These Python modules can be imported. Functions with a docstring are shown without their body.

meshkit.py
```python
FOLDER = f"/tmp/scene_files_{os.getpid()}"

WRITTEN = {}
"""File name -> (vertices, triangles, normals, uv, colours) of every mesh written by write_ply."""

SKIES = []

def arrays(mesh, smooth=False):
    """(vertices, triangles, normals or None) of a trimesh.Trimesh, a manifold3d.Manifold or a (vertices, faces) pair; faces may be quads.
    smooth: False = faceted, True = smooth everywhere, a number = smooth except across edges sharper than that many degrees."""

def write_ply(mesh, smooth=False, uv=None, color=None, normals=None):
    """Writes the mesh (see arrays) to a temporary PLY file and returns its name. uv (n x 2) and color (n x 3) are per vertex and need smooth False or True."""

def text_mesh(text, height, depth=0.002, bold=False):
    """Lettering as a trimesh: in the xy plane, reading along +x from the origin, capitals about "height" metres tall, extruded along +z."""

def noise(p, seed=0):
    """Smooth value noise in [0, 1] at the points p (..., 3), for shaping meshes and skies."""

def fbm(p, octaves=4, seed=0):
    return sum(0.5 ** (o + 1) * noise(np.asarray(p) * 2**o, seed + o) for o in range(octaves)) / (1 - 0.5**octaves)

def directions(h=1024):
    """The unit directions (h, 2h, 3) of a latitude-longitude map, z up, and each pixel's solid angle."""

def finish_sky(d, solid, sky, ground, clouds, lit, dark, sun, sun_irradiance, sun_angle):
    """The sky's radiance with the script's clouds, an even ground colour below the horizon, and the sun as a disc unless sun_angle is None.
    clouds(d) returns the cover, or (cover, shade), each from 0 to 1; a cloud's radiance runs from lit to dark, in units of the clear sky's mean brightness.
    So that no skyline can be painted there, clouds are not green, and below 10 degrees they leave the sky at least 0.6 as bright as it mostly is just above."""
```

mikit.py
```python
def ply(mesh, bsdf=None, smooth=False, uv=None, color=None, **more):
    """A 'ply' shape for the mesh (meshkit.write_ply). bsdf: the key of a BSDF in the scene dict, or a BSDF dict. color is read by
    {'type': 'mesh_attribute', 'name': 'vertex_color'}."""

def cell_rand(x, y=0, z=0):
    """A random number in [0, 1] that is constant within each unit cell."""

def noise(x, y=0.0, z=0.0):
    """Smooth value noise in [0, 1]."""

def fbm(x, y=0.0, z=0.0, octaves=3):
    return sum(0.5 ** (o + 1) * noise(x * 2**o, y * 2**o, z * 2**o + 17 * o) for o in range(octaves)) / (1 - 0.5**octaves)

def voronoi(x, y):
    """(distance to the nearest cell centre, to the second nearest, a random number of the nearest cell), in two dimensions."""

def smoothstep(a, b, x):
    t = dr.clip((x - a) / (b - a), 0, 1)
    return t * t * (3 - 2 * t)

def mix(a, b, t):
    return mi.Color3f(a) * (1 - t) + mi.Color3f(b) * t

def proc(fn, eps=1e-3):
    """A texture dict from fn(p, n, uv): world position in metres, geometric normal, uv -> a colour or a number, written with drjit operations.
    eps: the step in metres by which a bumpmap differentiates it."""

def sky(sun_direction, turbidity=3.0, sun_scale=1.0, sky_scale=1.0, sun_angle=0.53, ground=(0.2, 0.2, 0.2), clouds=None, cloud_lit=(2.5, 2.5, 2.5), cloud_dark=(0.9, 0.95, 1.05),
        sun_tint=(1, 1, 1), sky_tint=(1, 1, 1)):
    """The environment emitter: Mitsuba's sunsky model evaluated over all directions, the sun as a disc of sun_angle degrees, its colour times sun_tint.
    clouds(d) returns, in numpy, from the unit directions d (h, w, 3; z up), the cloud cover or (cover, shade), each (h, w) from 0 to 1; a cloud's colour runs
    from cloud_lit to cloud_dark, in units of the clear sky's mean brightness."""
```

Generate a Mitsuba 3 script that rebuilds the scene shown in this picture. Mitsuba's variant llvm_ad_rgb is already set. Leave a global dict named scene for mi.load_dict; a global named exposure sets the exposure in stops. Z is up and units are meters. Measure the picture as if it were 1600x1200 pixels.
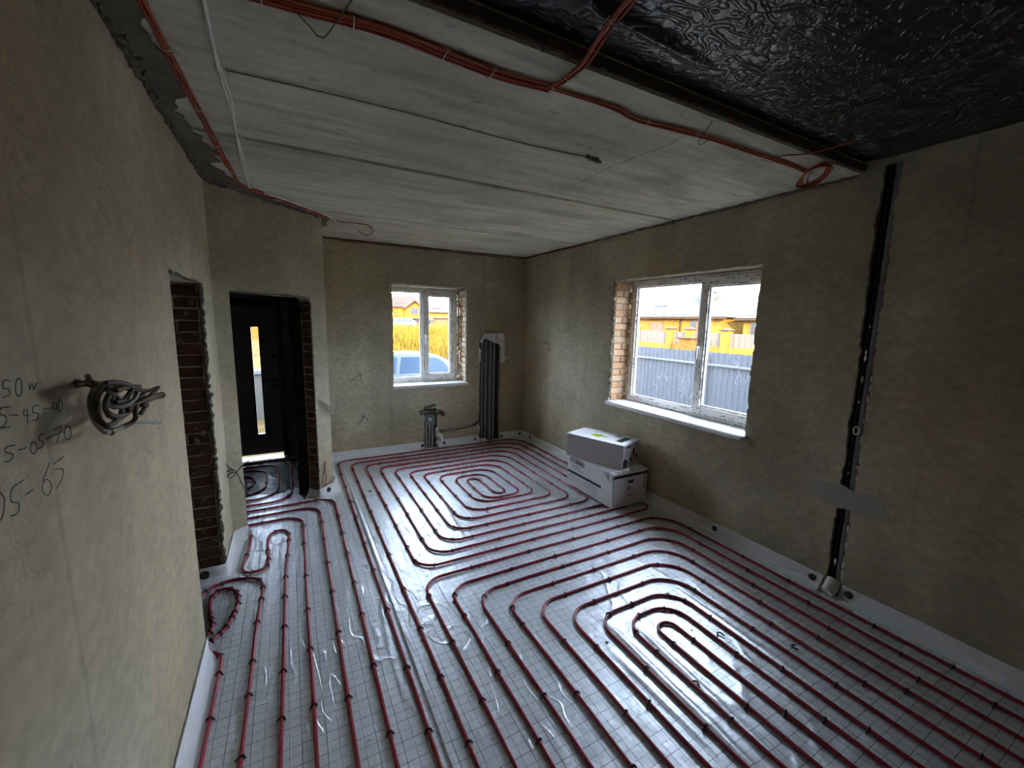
import math, random
import numpy as np
import trimesh
import shapely
from shapely.geometry import Polygon, Point, LineString, box as sbox
from shapely.ops import unary_union
import drjit as dr
import mitsuba as mi
import mikit, meshkit
from mikit import fbm, noise, voronoi, cell_rand, smoothstep, mix, proc

rng = np.random.default_rng(7)
random.seed(7)
T = mi.ScalarTransform4f
scene, labels, MAT = {}, {}, {}      # MAT: the materials, entered into the scene at the end

# ------------------------------------------------------------------ camera, sky, exposure
CAM = np.array([-3.361, -5.849, 1.900])
FWD = np.array([0.470, 0.870, -0.1491])
UP = np.array([0.053, 0.141, 0.989])
scene['camera'] = {'type': 'perspective', 'fov': 102.136, 'fov_axis': 'x', 'near_clip': 0.02, 'far_clip': 500.0,
                   'to_world': T().look_at(origin=CAM.tolist(), target=(CAM + FWD).tolist(), up=UP.tolist())}


def cloud_cover(d):
    n = meshkit.fbm(d * 3.0 + 5.0, 4, 3)
    return np.clip(0.86 + 0.14 * n, 0, 1), np.clip(n * 0.3, 0, 1)


scene['sky'] = mikit.sky((-0.50, -0.72, 0.22), turbidity=4.0, sun_scale=0.16, sky_scale=1.0, ground=(0.10, 0.09, 0.07), clouds=cloud_cover,
                         cloud_lit=(1.32, 1.55, 1.92), cloud_dark=(1.10, 1.32, 1.66), sun_tint=(1.0, 0.78, 0.5))
exposure = 7.33

H = 2.90            # ceiling height
EDGE = -4.385       # edge of the last ceiling slab
BACK = -7.60        # wall behind the camera


# ------------------------------------------------------------------ helpers
def used(key):
    return key in scene or any(k.startswith(key + '__') for k in scene) or key in labels


def numbered(key):
    if not used(key):
        return key
    i = 1
    while used(f'{key}_{i:03d}'):
        i += 1
    return f'{key}_{i:03d}'


def put(name, mesh, bsdf, parent=None, smooth=False, label=None, cat=None, group=None, kind=None, **kw):
    key = numbered((parent + '__' if parent else '') + name)
    scene[key] = mikit.ply(mesh, 'material_' + bsdf, smooth=smooth, **kw)
    tag(key, label, cat, group, kind)
    return key


def tag(key, label=None, cat=None, group=None, kind=None):
    d = {k: v for k, v in dict(label=label, category=cat, group=group, kind=kind).items() if v}
    if d:
        labels[key] = {**labels.get(key, {}), **d}
    return key


def thing(name, label, cat, group=None, kind=None):
    key = numbered(name)
    return tag(key, label, cat, group, kind)


cat_mesh = trimesh.util.concatenate


def box(x0, x1, y0, y1, z0, z1):
    m = trimesh.creation.box(extents=[abs(x1 - x0), abs(y1 - y0), abs(z1 - z0)])
    m.apply_translation([(x0 + x1) / 2, (y0 + y1) / 2, (z0 + z1) / 2])
    return m


def bevel_box(x0, x1, y0, y1, z0, z1, r=0.005):
    x0, x1 = sorted((x0, x1)); y0, y1 = sorted((y0, y1)); z0, z1 = sorted((z0, z1))
    r = min(r, (x1 - x0) * .45, (y1 - y0) * .45, (z1 - z0) * .45)
    pts = []
    for ix, x in ((1, x0), (-1, x1)):
        for iy, y in ((1, y0), (-1, y1)):
            for iz, z in ((1, z0), (-1, z1)):
                pts += [(x, y + iy * r, z + iz * r), (x + ix * r, y, z + iz * r), (x + ix * r, y + iy * r, z)]
    return trimesh.convex.convex_hull(np.array(pts))


def extrude(poly, h0, h1, basis=None):
    """Extrudes a shapely polygon between h0 and h1; basis = (origin, u, v, w): polygon in (u, v), height along w."""
    ms = []
    for g in getattr(poly, 'geoms', [poly]):
        if g.is_empty or g.area < 1e-8:
            continue
        m = trimesh.creation.extrude_polygon(g, abs(h1 - h0), engine='earcut')
        m.apply_translation([0, 0, min(h0, h1)])
        ms.append(m)
    m = cat_mesh(ms)
    if basis is not None:
        o, u, v, w = (np.asarray(a, float) for a in basis)
        V = np.asarray(m.vertices)
        m.vertices = o + V[:, :1] * u + V[:, 1:2] * v + V[:, 2:] * w
        if np.dot(np.cross(u, v), w) < 0:
            m.invert()
    return m


def smooth_path(pts, step=0.02, closed=False):
    """Catmull-Rom through the points, resampled."""
    P = np.asarray(pts, float)
    if len(P) < 3:
        n = max(2, int(np.linalg.norm(P[1] - P[0]) / step))
        return P[0] + (P[-1] - P[0]) * np.linspace(0, 1, n)[:, None]
    Q = np.vstack([2 * P[0] - P[1], P, 2 * P[-1] - P[-2]])
    out = []
    for i in range(1, len(Q) - 2):
        n = max(2, int(np.linalg.norm(Q[i + 1] - Q[i]) / step))
        t = np.linspace(0, 1, n, endpoint=False)[:, None]
        a, b, c, d = Q[i - 1], Q[i], Q[i + 1], Q[i + 2]
        out.append(0.5 * (2 * b + (c - a) * t + (2 * a - 5 * b + 4 * c - d) * t ** 2 + (3 * b - a - 3 * c + d) * t ** 3))
    return np.vstack(out + [P[-1:]])


def tube(path, r, sides=8, caps=True):
    P = np.asarray(path, float)
    keep = np.r_[True, np.linalg.norm(np.diff(P, axis=0), axis=1) > 1e-6]
    P = P[keep]
    n = len(P)
    r = np.broadcast_to(np.asarray(r, float), (n,))if np.ndim(r) == 0 else np.interp(np.linspace(0, 1, n), np.linspace(0, 1, len(r)), r)
    t = np.gradient(P, axis=0)
    t /= np.linalg.norm(t, axis=1, keepdims=True) + 1e-12
    a = np.cross(t[0], [0, 0, 1.0])
    if np.linalg.norm(a) < 1e-3:
        a = np.cross(t[0], [1.0, 0, 0])
    a /= np.linalg.norm(a)
    A = np.empty((n, 3))
    for i in range(n):
        a = a - t[i] * (a @ t[i])
        a /= np.linalg.norm(a) + 1e-12
        A[i] = a
    B = np.cross(t, A)
    th = np.arange(sides) * 2 * np.pi / sides
    V = P[:, None] + r[:, None, None] * (np.cos(th)[None, :, None] * A[:, None] + np.sin(th)[None, :, None] * B[:, None])
    V = V.reshape(-1, 3)
    i, j = np.meshgrid(np.arange(n - 1), np.arange(sides), indexing='ij')
    p, q = i * sides + j, i * sides + (j + 1) % sides
    F = np.concatenate([np.stack([p, q, q + sides], -1).reshape(-1, 3), np.stack([p, q + sides, p + sides], -1).reshape(-1, 3)])
    if caps:
        V = np.vstack([V, P[0], P[-1]])
        k = np.arange(sides)
        F = np.vstack([F, np.stack([k * 0 + n * sides, (k + 1) % sides, k], 1), np.stack([k * 0 + n * sides + 1, (n - 1) * sides + k, (n - 1) * sides + (k + 1) % sides], 1)])
    return trimesh.Trimesh(V, F, process=False)


def cyl(p0, p1, r, sides=16):
    return tube(np.array([p0, (np.array(p0) + np.array(p1)) / 2, p1], float), r, sides)


def strip_mesh(pts, w, h, origin_fn):
    """A flat ribbon of width w along the 2-D points, lifted by h; origin_fn(a, b, h) -> xyz."""
    line = LineString(smooth_path(np.array(pts), 0.006)[:, :2]).buffer(w / 2, quad_segs=2)
    m = extrude(line, 0, h)
    V = np.asarray(m.vertices)
    m.vertices = np.array([origin_fn(*v) for v in V])
    return m


def ragged(poly_pts, amp=0.008, step=0.03, seed=0):
    """A polygon with its edge broken up like torn plaster."""
    g = np.random.default_rng(seed)
    P = np.array(poly_pts, float)
    out = []
    for i in range(len(P)):
        a, b = P[i], P[(i + 1) % len(P)]
        L = np.linalg.norm(b - a)
        n = max(1, int(L / step))
        nrm = np.array([(b - a)[1], -(b - a)[0]]) / max(L, 1e-9)
        walk = np.cumsum(g.normal(0, 1, n)) * 0.4 + g.normal(0, 1, n)
        walk -= np.linspace(walk[0], walk[-1], n)
        for k in range(n):
            out.append(a + (b - a) * k / n + nrm * (amp * walk[k] * 0.6 if k else 0))
    return Polygon(out).buffer(0)


def brick_mesh(lo, hi, axis, sign, g):
    """A brick filling lo..hi with a chipped front face towards sign*axis."""
    lo, hi = np.array(lo, float), np.array(hi, float)
    c = 0.004 + 0.003 * g.random()
    o = [a for a in range(3) if a != axis]
    front = hi[axis] if sign > 0 else lo[axis]
    front += sign * g.uniform(-0.004, 0.004)
    backc = lo[axis] if sign > 0 else hi[axis]
    V = []
    for lev, inset in ((backc, 0), (front - sign * c, 0), (front, c)):
        for a, b in ((0, 0), (1, 0), (1, 1), (0, 1)):
            v = np.zeros(3)
            v[axis] = lev
            v[o[0]] = (hi if a else lo)[o[0]] + (-1 if a else 1) * inset + g.uniform(-.0015, .0015)
            v[o[1]] = (hi if b else lo)[o[1]] + (-1 if b else 1) * inset + g.uniform(-.0015, .0015)
            V.append(v)
    F = [(8, 9, 10), (8, 10, 11)]
    for l in (0, 4):
        for k in range(4):
            k2 = (k + 1) % 4
            F += [(l + k, l + k2, l + 4 + k2), (l + k, l + 4 + k2, l + 4 + k)]
    m = trimesh.Trimesh(np.array(V), np.array(F), process=False)
    m.fix_normals()
    return m


def rgb(*c):
    return {'type': 'rgb', 'value': list(map(float, c))}


def two(b):
    return {'type': 'twosided', 'bsdf': b}


def plain(name, c, rough=0.6, spec=0.3, metallic=0.0, **k):
    MAT[name] = two({'type': 'principled', 'base_color': rgb(*c), 'roughness': rough, 'specular': spec, 'metallic': metallic, **k})
    return name


# ------------------------------------------------------------------ materials
def curls(p, f, k, w):
    """Hair-thin curling scratches of a trowel: contour lines of noise."""
    v = fbm(p.x * f + 3.1, p.y * f, p.z * f, 3) * k
    s = dr.abs(v - dr.floor(v) - 0.5)
    return smoothstep(w, 0.0, s)


def scratches(p):
    m1 = smoothstep(0.45, 0.65, noise(p.x * 2.6, p.y * 2.6 + 9, p.z * 2.6))
    m2 = smoothstep(0.40, 0.62, noise(p.x * 2.1 + 5, p.y * 2.1, p.z * 2.1 + 4))
    return dr.maximum(curls(p, 3.0, 46, 0.22) * m1, curls(p, 6.5, 30, 0.20) * m2)


def plaster_colour(p, n, uv):
    a = fbm(p.x * 1.1, p.y * 1.1, p.z * 1.1, 4)
    st = fbm(p.x * 4 + 7, p.y * 4, p.z * 0.35, 3)
    fine = fbm(p.x * 26, p.y * 26, p.z * 26, 3)
    c = mix((0.345, 0.308, 0.208), (0.460, 0.418, 0.300), smoothstep(0.3, 0.7, a))
    warm_bounce = smoothstep(0.50, 0.72, fbm(p.x * 0.8 + 11, p.y * 0.8, p.z * 0.8 + 3, 3))  # random patches that tint warm bounced daylight into the plaster colour
    c = mix(c, mi.Color3f(0.43, 0.34, 0.215), warm_bounce * 0.85)
    c = c * (0.80 + 0.40 * fine) * (0.78 + 0.44 * st)
    run = (p.x - p.y) * 0.71 + 0.03 * noise(p.z * 2, p.x, p.y)
    beads = smoothstep(0.012, 0.002, dr.abs(run - dr.floor(run) - 0.5)) * smoothstep(0.35, 0.65, noise(p.x * 1.3, p.y * 1.3, p.z * 1.1))
    return c * (1 - 0.17 * scratches(p)) * (1 - 0.15 * beads)


def plaster_bump(p, n, uv):
    return fbm(p.x * 22, p.y * 22, p.z * 22, 3) * 0.6 + fbm(p.x * 5, p.y * 5, p.z * 5, 2) * 1.6


MAT['plaster'] = two({'type': 'bumpmap', 'scale': 0.004, 'arbitrary': proc(plaster_bump, 2e-3),
                        'bsdf': {'type': 'principled', 'base_color': proc(plaster_colour), 'roughness': 0.78, 'specular': 0.25}})


def concrete_colour(p, n, uv):
    a = fbm(p.x * 0.9, p.y * 1.4, 2.0, 4)
    grain = fbm(p.x * 1.6, p.y * 22, 1.0, 3)
    blot = smoothstep(0.55, 0.85, fbm(p.x * 2.1 + 4, p.y * 6.0, 5.0, 3))
    fine = fbm(p.x * 30, p.y * 45, 3.0, 2)
    c = mix((0.475, 0.440, 0.355), (0.610, 0.575, 0.475), smoothstep(0.28, 0.72, a))
    c = c * (0.78 + 0.44 * grain) * (0.90 + 0.2 * fine) * (1 - 0.20 * blot)
    pits = smoothstep(0.11, 0.04, voronoi(p.x * 1.7 + 0.3 * noise(p.x * 9, p.y * 9), p.y * 4.0)[0] + 0.06 * noise(p.x * 40, p.y * 40))
    crack = smoothstep(0.010, 0.002, dr.abs(p.x + 1.45 + 0.16 * (fbm(p.y * 4, 1.0, 2.0, 4) - 0.5) + 0.03 * (p.y + 3.7)) * smoothstep(0.1, 0.6, noise(p.y * 3, 4.0) + 0.35))
    inside = smoothstep(-4.30, -4.2, p.y) * smoothstep(-2.95, -3.15, p.y)
    return c * (1 - 0.28 * pits) * (1 - 0.35 * crack * inside)


def concrete_bump(p, n, uv):
    return fbm(p.x * 3, p.y * 28, 1.0, 3) + 0.5 * fbm(p.x * 30, p.y * 30, 1.0, 2)


MAT['concrete'] = two({'type': 'bumpmap', 'scale': 0.003, 'arbitrary': proc(concrete_bump, 2e-3),
                         'bsdf': {'type': 'principled', 'base_color': proc(concrete_colour), 'roughness': 0.85, 'specular': 0.2}})


def mortar_colour(p, n, uv):
    return mix((0.085, 0.07, 0.05), (0.20, 0.18, 0.145), fbm(p.x * 9, p.y * 9, p.z * 9, 4)) * (0.7 + 0.6 * fbm(p.x * 60, p.y * 60, p.z * 60, 2))


MAT['mortar'] = two({'type': 'principled', 'base_color': proc(mortar_colour), 'roughness': 0.9, 'specular': 0.1})


def foil_colour(p, n, uv):
    """Metallised film with a grid printed every five centimetres."""
    def line(x, w):
        f = x / 0.05
        return smoothstep(w, w * 0.35, dr.abs(f - dr.floor(f + 0.5)) * 0.05)
    wx = 0.0020 * (fbm(p.x * 6, p.y * 6, 1.0, 2) - 0.5)
    wy = 0.0026 * (fbm(p.x * 6, p.y * 6, 4.0, 2) - 0.5)
    big = dr.floor(p.x / 0.05 + 0.5)
    odd = dr.select(dr.abs(big - 2 * dr.floor(big / 2)) > 0.5, 0.0013, 0.0021)
    big2 = dr.floor(p.y / 0.05 + 0.5)
    odd2 = dr.select(dr.abs(big2 - 2 * dr.floor(big2 / 2)) > 0.5, 0.0012, 0.0020)
    g = dr.maximum(line(p.x + 0.004 + wx, odd), line(p.y + 0.01 + wy, odd2))
    cell = cell_rand(dr.floor((p.x + 0.004) / 0.25), dr.floor((p.y + 0.01) / 0.25), 3)
    lx, ly = (p.x / 0.25 - dr.floor(p.x / 0.25)) * 0.25, (p.y / 0.25 - dr.floor(p.y / 0.25)) * 0.25
    ink = dr.select((lx > 0.105) & (lx < 0.125) & (ly > 0.11) & (ly < 0.121) & (noise(p.x * 400, p.y * 160) > 0.42) & (cell > 0.3), 0.6, 0.0)
    g = dr.maximum(g, ink)
    dust = fbm(p.x * 3, p.y * 3, 8.0, 4)
    c = mix((0.65, 0.70, 0.745), (0.78, 0.825, 0.865), dust) * (0.93 + 0.14 * noise(p.x * 70, p.y * 70))
    return mix(c, mi.Color3f(0.075, 0.05, 0.085), g * 0.85)


def foil_bump(p, n, uv):
    w = fbm(p.x * 4 + 0.4 * p.y, p.y * 2, 2.0, 3) * 6
    r = 1 - dr.abs(2 * (w - dr.floor(w)) - 1)
    ridge = smoothstep(0.8, 1.0, r) * smoothstep(0.45, 0.62, noise(p.x * 1.7 + 5, p.y * 1.7, 1.0))
    return fbm(p.x * 14, p.y * 14, 1.0, 3) * 0.7 + 0.5 * ridge + 0.15 * noise(p.x * 60, p.y * 60)


MAT['foil'] = two({'type': 'bumpmap', 'scale': 0.004, 'arbitrary': proc(foil_bump, 2e-3),
                     'bsdf': {'type': 'principled', 'base_color': proc(foil_colour), 'roughness': 0.36, 'specular': 0.5, 'metallic': 0.42}})


def membrane_bump(p, n, uv):
    q = fbm(p.x * 2.0, p.y * 2.0, 4.0, 3)
    w = fbm(p.x * 6 + q * 4, p.y * 9 - q * 5, 2.0, 3) * 9
    r = 1 - dr.abs(2 * (w - dr.floor(w)) - 1)
    w2 = fbm(p.x * 13 - q * 5, p.y * 20 + q * 3, 6.0, 2) * 7
    r2 = 1 - dr.abs(2 * (w2 - dr.floor(w2)) - 1)
    return 0.8 * smoothstep(0.6, 1.0, r) * smoothstep(0.35, 0.6, noise(p.x * 2.2, p.y * 2.2, 7.0)) + 0.5 * smoothstep(0.4, 1.0, r2) + 0.5 * fbm(p.x * 34, p.y * 40, 1.0, 2)


MAT['membrane'] = two({'type': 'bumpmap', 'scale': 0.0060, 'arbitrary': proc(membrane_bump, 1.5e-3),
                       'bsdf': {'type': 'principled', 'base_color': rgb(0.014, 0.014, 0.015), 'roughness': 0.27, 'specular': 0.9}})


def pipe_colour(p, n, uv):
    return mix((0.19, 0.008, 0.018), (0.30, 0.016, 0.028), noise(p.x * 3, p.y * 3)) * (0.85 + 0.3 * fbm(p.x * 40, p.y * 40, p.z * 40, 2))


MAT['red_pipe'] = two({'type': 'principled', 'base_color': proc(pipe_colour), 'roughness': 0.33, 'specular': 0.5})


def print_film(p, n, uv):
    """White window profile under protective film with blurred dark print."""
    u, v = uv.x, uv.y
    k = dr.floor(v / 0.028)
    run = noise(u * 7 + k * 3.7, k * 5.1) > 0.42
    letter = (noise(u * 110, v * 70 + k) > 0.46) & (noise(u * 30, k * 2.3) > 0.40)
    row = dr.abs(v / 0.028 - k - 0.5) < 0.26
    ink = dr.select(run & letter & row, 0.75, 0.0)
    c = mix((0.80, 0.785, 0.74), (0.70, 0.67, 0.61), fbm(u * 5, v * 9, 3.0, 3))
    return mix(c, mi.Color3f(0.10, 0.08, 0.075), ink)


MAT['film_profile'] = two({'type': 'principled', 'base_color': proc(print_film), 'roughness': 0.4, 'specular': 0.4})


def sill_colour(p, n, uv):
    v = noise(p.x * 30, p.y * 12, 2.0)
    ink = dr.select((noise(p.x * 70, p.y * 160) > 0.62) & (noise(p.x * 12, p.y * 3, 5.0) > 0.42), 0.45, 0.0)
    return mix(mix((0.74, 0.76, 0.78), (0.62, 0.64, 0.65), v), mi.Color3f(0.30, 0.36, 0.42), ink)


MAT['sill_film'] = two({'type': 'principled', 'base_color': proc(sill_colour), 'roughness': 0.35, 'specular': 0.5})


def brick_tone(name, a, b, stain):
    def f(p, n, uv):
        c = mix(a, b, fbm(p.x * 7, p.y * 7, p.z * 9, 3)) * (0.72 + 0.56 * fbm(p.x * 70, p.y * 70, p.z * 70, 2))
        return mix(c, mi.Color3f(*stain), smoothstep(0.55, 0.75, fbm(p.x * 16 + 4, p.y * 16, p.z * 16, 3)) * 0.8)
    MAT[name] = two({'type': 'principled', 'base_color': proc(f), 'roughness': 0.85, 'specular': 0.2})


brick_tone('brick_a', (0.36, 0.19, 0.10), (0.50, 0.30, 0.17), (0.42, 0.38, 0.32))
brick_tone('brick_b', (0.42, 0.25, 0.13), (0.56, 0.37, 0.22), (0.46, 0.42, 0.36))
brick_tone('brick_pale', (0.50, 0.38, 0.26), (0.66, 0.55, 0.42), (0.6, 0.55, 0.47))
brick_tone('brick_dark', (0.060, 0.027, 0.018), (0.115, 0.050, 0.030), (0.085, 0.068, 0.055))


def foam_colour(p, n, uv):
    return mix((0.34, 0.27, 0.13), (0.60, 0.53, 0.36), fbm(p.x * 40, p.y * 40, p.z * 40, 3))


MAT['foam'] = two({'type': 'principled', 'base_color': proc(foam_colour), 'roughness': 0.8, 'specular': 0.2})
MAT['core'] = two({'type': 'principled', 'base_color': proc(lambda p, n, uv: mix((0.16, 0.14, 0.115), (0.32, 0.29, 0.24), fbm(p.x * 12, p.y * 12, p.z * 12, 3))), 'roughness': 0.9, 'specular': 0.1})


def tape_colour(p, n, uv):
    return mix((0.60, 0.60, 0.60), (0.76, 0.765, 0.77), fbm(p.x * 4, p.y * 4, p.z * 12, 3))


MAT['tape'] = two({'type': 'principled', 'base_color': proc(tape_colour), 'roughness': 0.6, 'specular': 0.3})
MAT['glass'] = {'type': 'thindielectric', 'int_ior': 1.5}
plain('black_plastic', (0.012, 0.012, 0.013), 0.42, 0.5)
plain('dark_plug', (0.045, 0.047, 0.04), 0.7, 0.2)
plain('white_plastic', (0.72, 0.72, 0.71), 0.35, 0.5)
plain('pvc_inner', (0.68, 0.69, 0.69), 0.35, 0.5)
plain('handle_white', (0.76, 0.76, 0.76), 0.3, 0.5)
plain('rubber_seal', (0.03, 0.03, 0.03), 0.6, 0.3)
plain('red_cable', (0.28, 0.030, 0.014), 0.45, 0.4)
plain('orange_cable', (0.40, 0.085, 0.025), 0.45, 0.4)
plain('white_cable', (0.78, 0.76, 0.71), 0.5, 0.4)
plain('grey_cable', (0.20, 0.195, 0.17), 0.5, 0.4)
plain('dirty_cable', (0.105, 0.090, 0.070), 0.6, 0.3)
plain('pale_cable', (0.36, 0.34, 0.29), 0.6, 0.3)
plain('tie_plastic', (0.62, 0.60, 0.55), 0.4, 0.4)
plain('insulation_dark', (0.018, 0.020, 0.022), 0.55, 0.35)
plain('insulation_grey', (0.17, 0.17, 0.17), 0.5, 0.4)
plain('pipe_grey', (0.30, 0.30, 0.30), 0.35, 0.5)
plain('door_leaf', (0.17, 0.16, 0.168), 0.5, 0.35)
plain('door_black', (0.008, 0.008, 0.009), 0.4, 0.4)
plain('threshold', (0.62, 0.60, 0.55), 0.22, 0.7, metallic=0.7)
plain('rough_foam_white', (0.66, 0.65, 0.60), 0.7, 0.3)
plain('graphite', (0.10, 0.10, 0.10), 0.9, 0.1)
plain('patch_plaster', (0.36, 0.355, 0.31), 0.9, 0.1)
plain('carton', (0.50, 0.475, 0.47), 0.7, 0.25)
plain('carton_white', (0.66, 0.66, 0.665), 0.65, 0.25)
plain('ink', (0.035, 0.033, 0.038), 0.6, 0.3)
plain('ink_grey', (0.26, 0.25, 0.26), 0.6, 0.3)
plain('ink_green', (0.26, 0.42, 0.015), 0.6, 0.3)
plain('cloth_white', (0.60, 0.57, 0.53), 0.7, 0.2)
plain('edge_brown', (0.105, 0.083, 0.066), 0.9, 0.1)
plain('hall_shade', (0.022, 0.018, 0.016), 0.9, 0.1)  # dark raw brick, with the shade of the unlit hall put into its colour
plain('copper_bit', (0.16, 0.075, 0.055), 0.6, 0.3)


# ------------------------------------------------------------------ room shell
t_diag = np.array([0.85, 0.78]) / math.hypot(0.85, 0.78)
n_diag = np.array([-t_diag[1], t_diag[0]])
D0, D1 = np.array([-3.86, -1.90]), np.array([-3.01, -1.12])
L0 = D0 + t_diag * 0.135
R0 = D0 + t_diag * 0.958
LD = 0.13           # thickness of the diagonal wall
PL = 0.028          # plaster thickness
DOOR_H = 2.10

floor_key = put('floor', box(-7.2, 0.0, BACK - 0.1, 0.45, -0.2, 0.0), 'core', label='concrete floor slab under the silver heating film', kind='structure')


def holes_wall(w, h0, h1, holes, layers, basis, key, label, ragged_amp=0.006, seed=1):
    """A plastered wall in (u, v): layers = [(name, material, w0, w1, which holes)]."""
    first = None
    for name, mat, a, b, which, amp in layers:
        poly = sbox(w[0], h0, w[1], h1)
        for i in which:
            hp = holes[i]
            poly = poly.difference(ragged(hp, amp, 0.028, seed + i) if amp else Polygon(hp))
        m = extrude(poly, a, b, basis)
        if first is None:
            first = put(key, m, mat, label=label, kind='structure')
        else:
            put(name, m, mat, first)
    return first


def rect(u0, u1, v0, v1):
    return [(u0, v0), (u1, v0), (u1, v1), (u0, v1)]


# right wall: u = -y, v = z, w = +x
WR = holes_wall((-0.05, 7.70), -0.02, H + 0.5,
                [rect(2.08, 3.79, 0.945, 2.395), rect(4.502, 4.592, -0.03, H + 0.02), rect(2.08, 3.93, 0.945, 2.40), rect(4.49, 4.60, -0.03, H + 0.02)],
                [('plaster', 'plaster', 0, PL, (0, 1), 0.007), ('masonry', 'core', PL, 0.11, (2, 3), 0), ('masonry', 'core', 0.11, 0.42, (2,), 0)],
                ([0, 0, 0], [0, -1, 0], [0, 0, 1], [1, 0, 0]), 'wall_right', 'grey plastered right wall with the large window and pipe chase')
# far wall: u = x, v = z, w = +y
WF = holes_wall((-3.30, 0.42), -0.02, H + 0.3,
                [rect(-2.09, -1.00, 0.93, 2.375), rect(-0.78, -0.43, -0.03, 1.655), rect(-1.66, -1.47, -0.03, 0.60), rect(-2.25, -1.00, 0.93, 2.38), [(-1.47, 0.20), (-0.78, 0.275), (-0.78, 0.325), (-1.47, 0.245)]],
                [('plaster', 'plaster', 0, PL, (0, 1, 2, 4), 0.007), ('masonry', 'core', PL, 0.10, (3, 1, 2, 4), 0), ('masonry', 'core', 0.10, 0.42, (3,), 0)],
                ([0, 0, 0], [1, 0, 0], [0, 0, 1], [0, 1, 0]), 'wall_far', 'grey plastered far wall with the small window')

# left wall, in plan; opening at y -3.22 .. -2.40
XL = -3.86
m = [box(XL - 0.4, XL, BACK, -3.22, -0.02, H + 0.3)]
lint = ragged([(-3.225, 2.11), (-3.10, 2.108), (-2.9, 2.112), (-2.66, 2.106), (-2.395, 2.112), (-2.395, H + 0.3), (-3.225, H + 0.3)], 0.004, 0.03, 5)
m.append(extrude(lint, 0, 0.4, ([XL - 0.4, 0, 0], [0, 1, 0], [0, 0, 1], [1, 0, 0])))
corner = Polygon([(XL, -2.40), (XL, D0[1]), tuple(L0), tuple(L0 + n_diag * LD), (-3.95, -1.71), (XL - 0.4, -1.71), (XL - 0.4, -2.40)])
m.append(extrude(corner, -0.02, H + 0.3))
WL = put('wall_left', cat_mesh(m), 'plaster', label='grey plastered left wall with handwritten numbers and a dark doorway', kind='structure')

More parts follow.
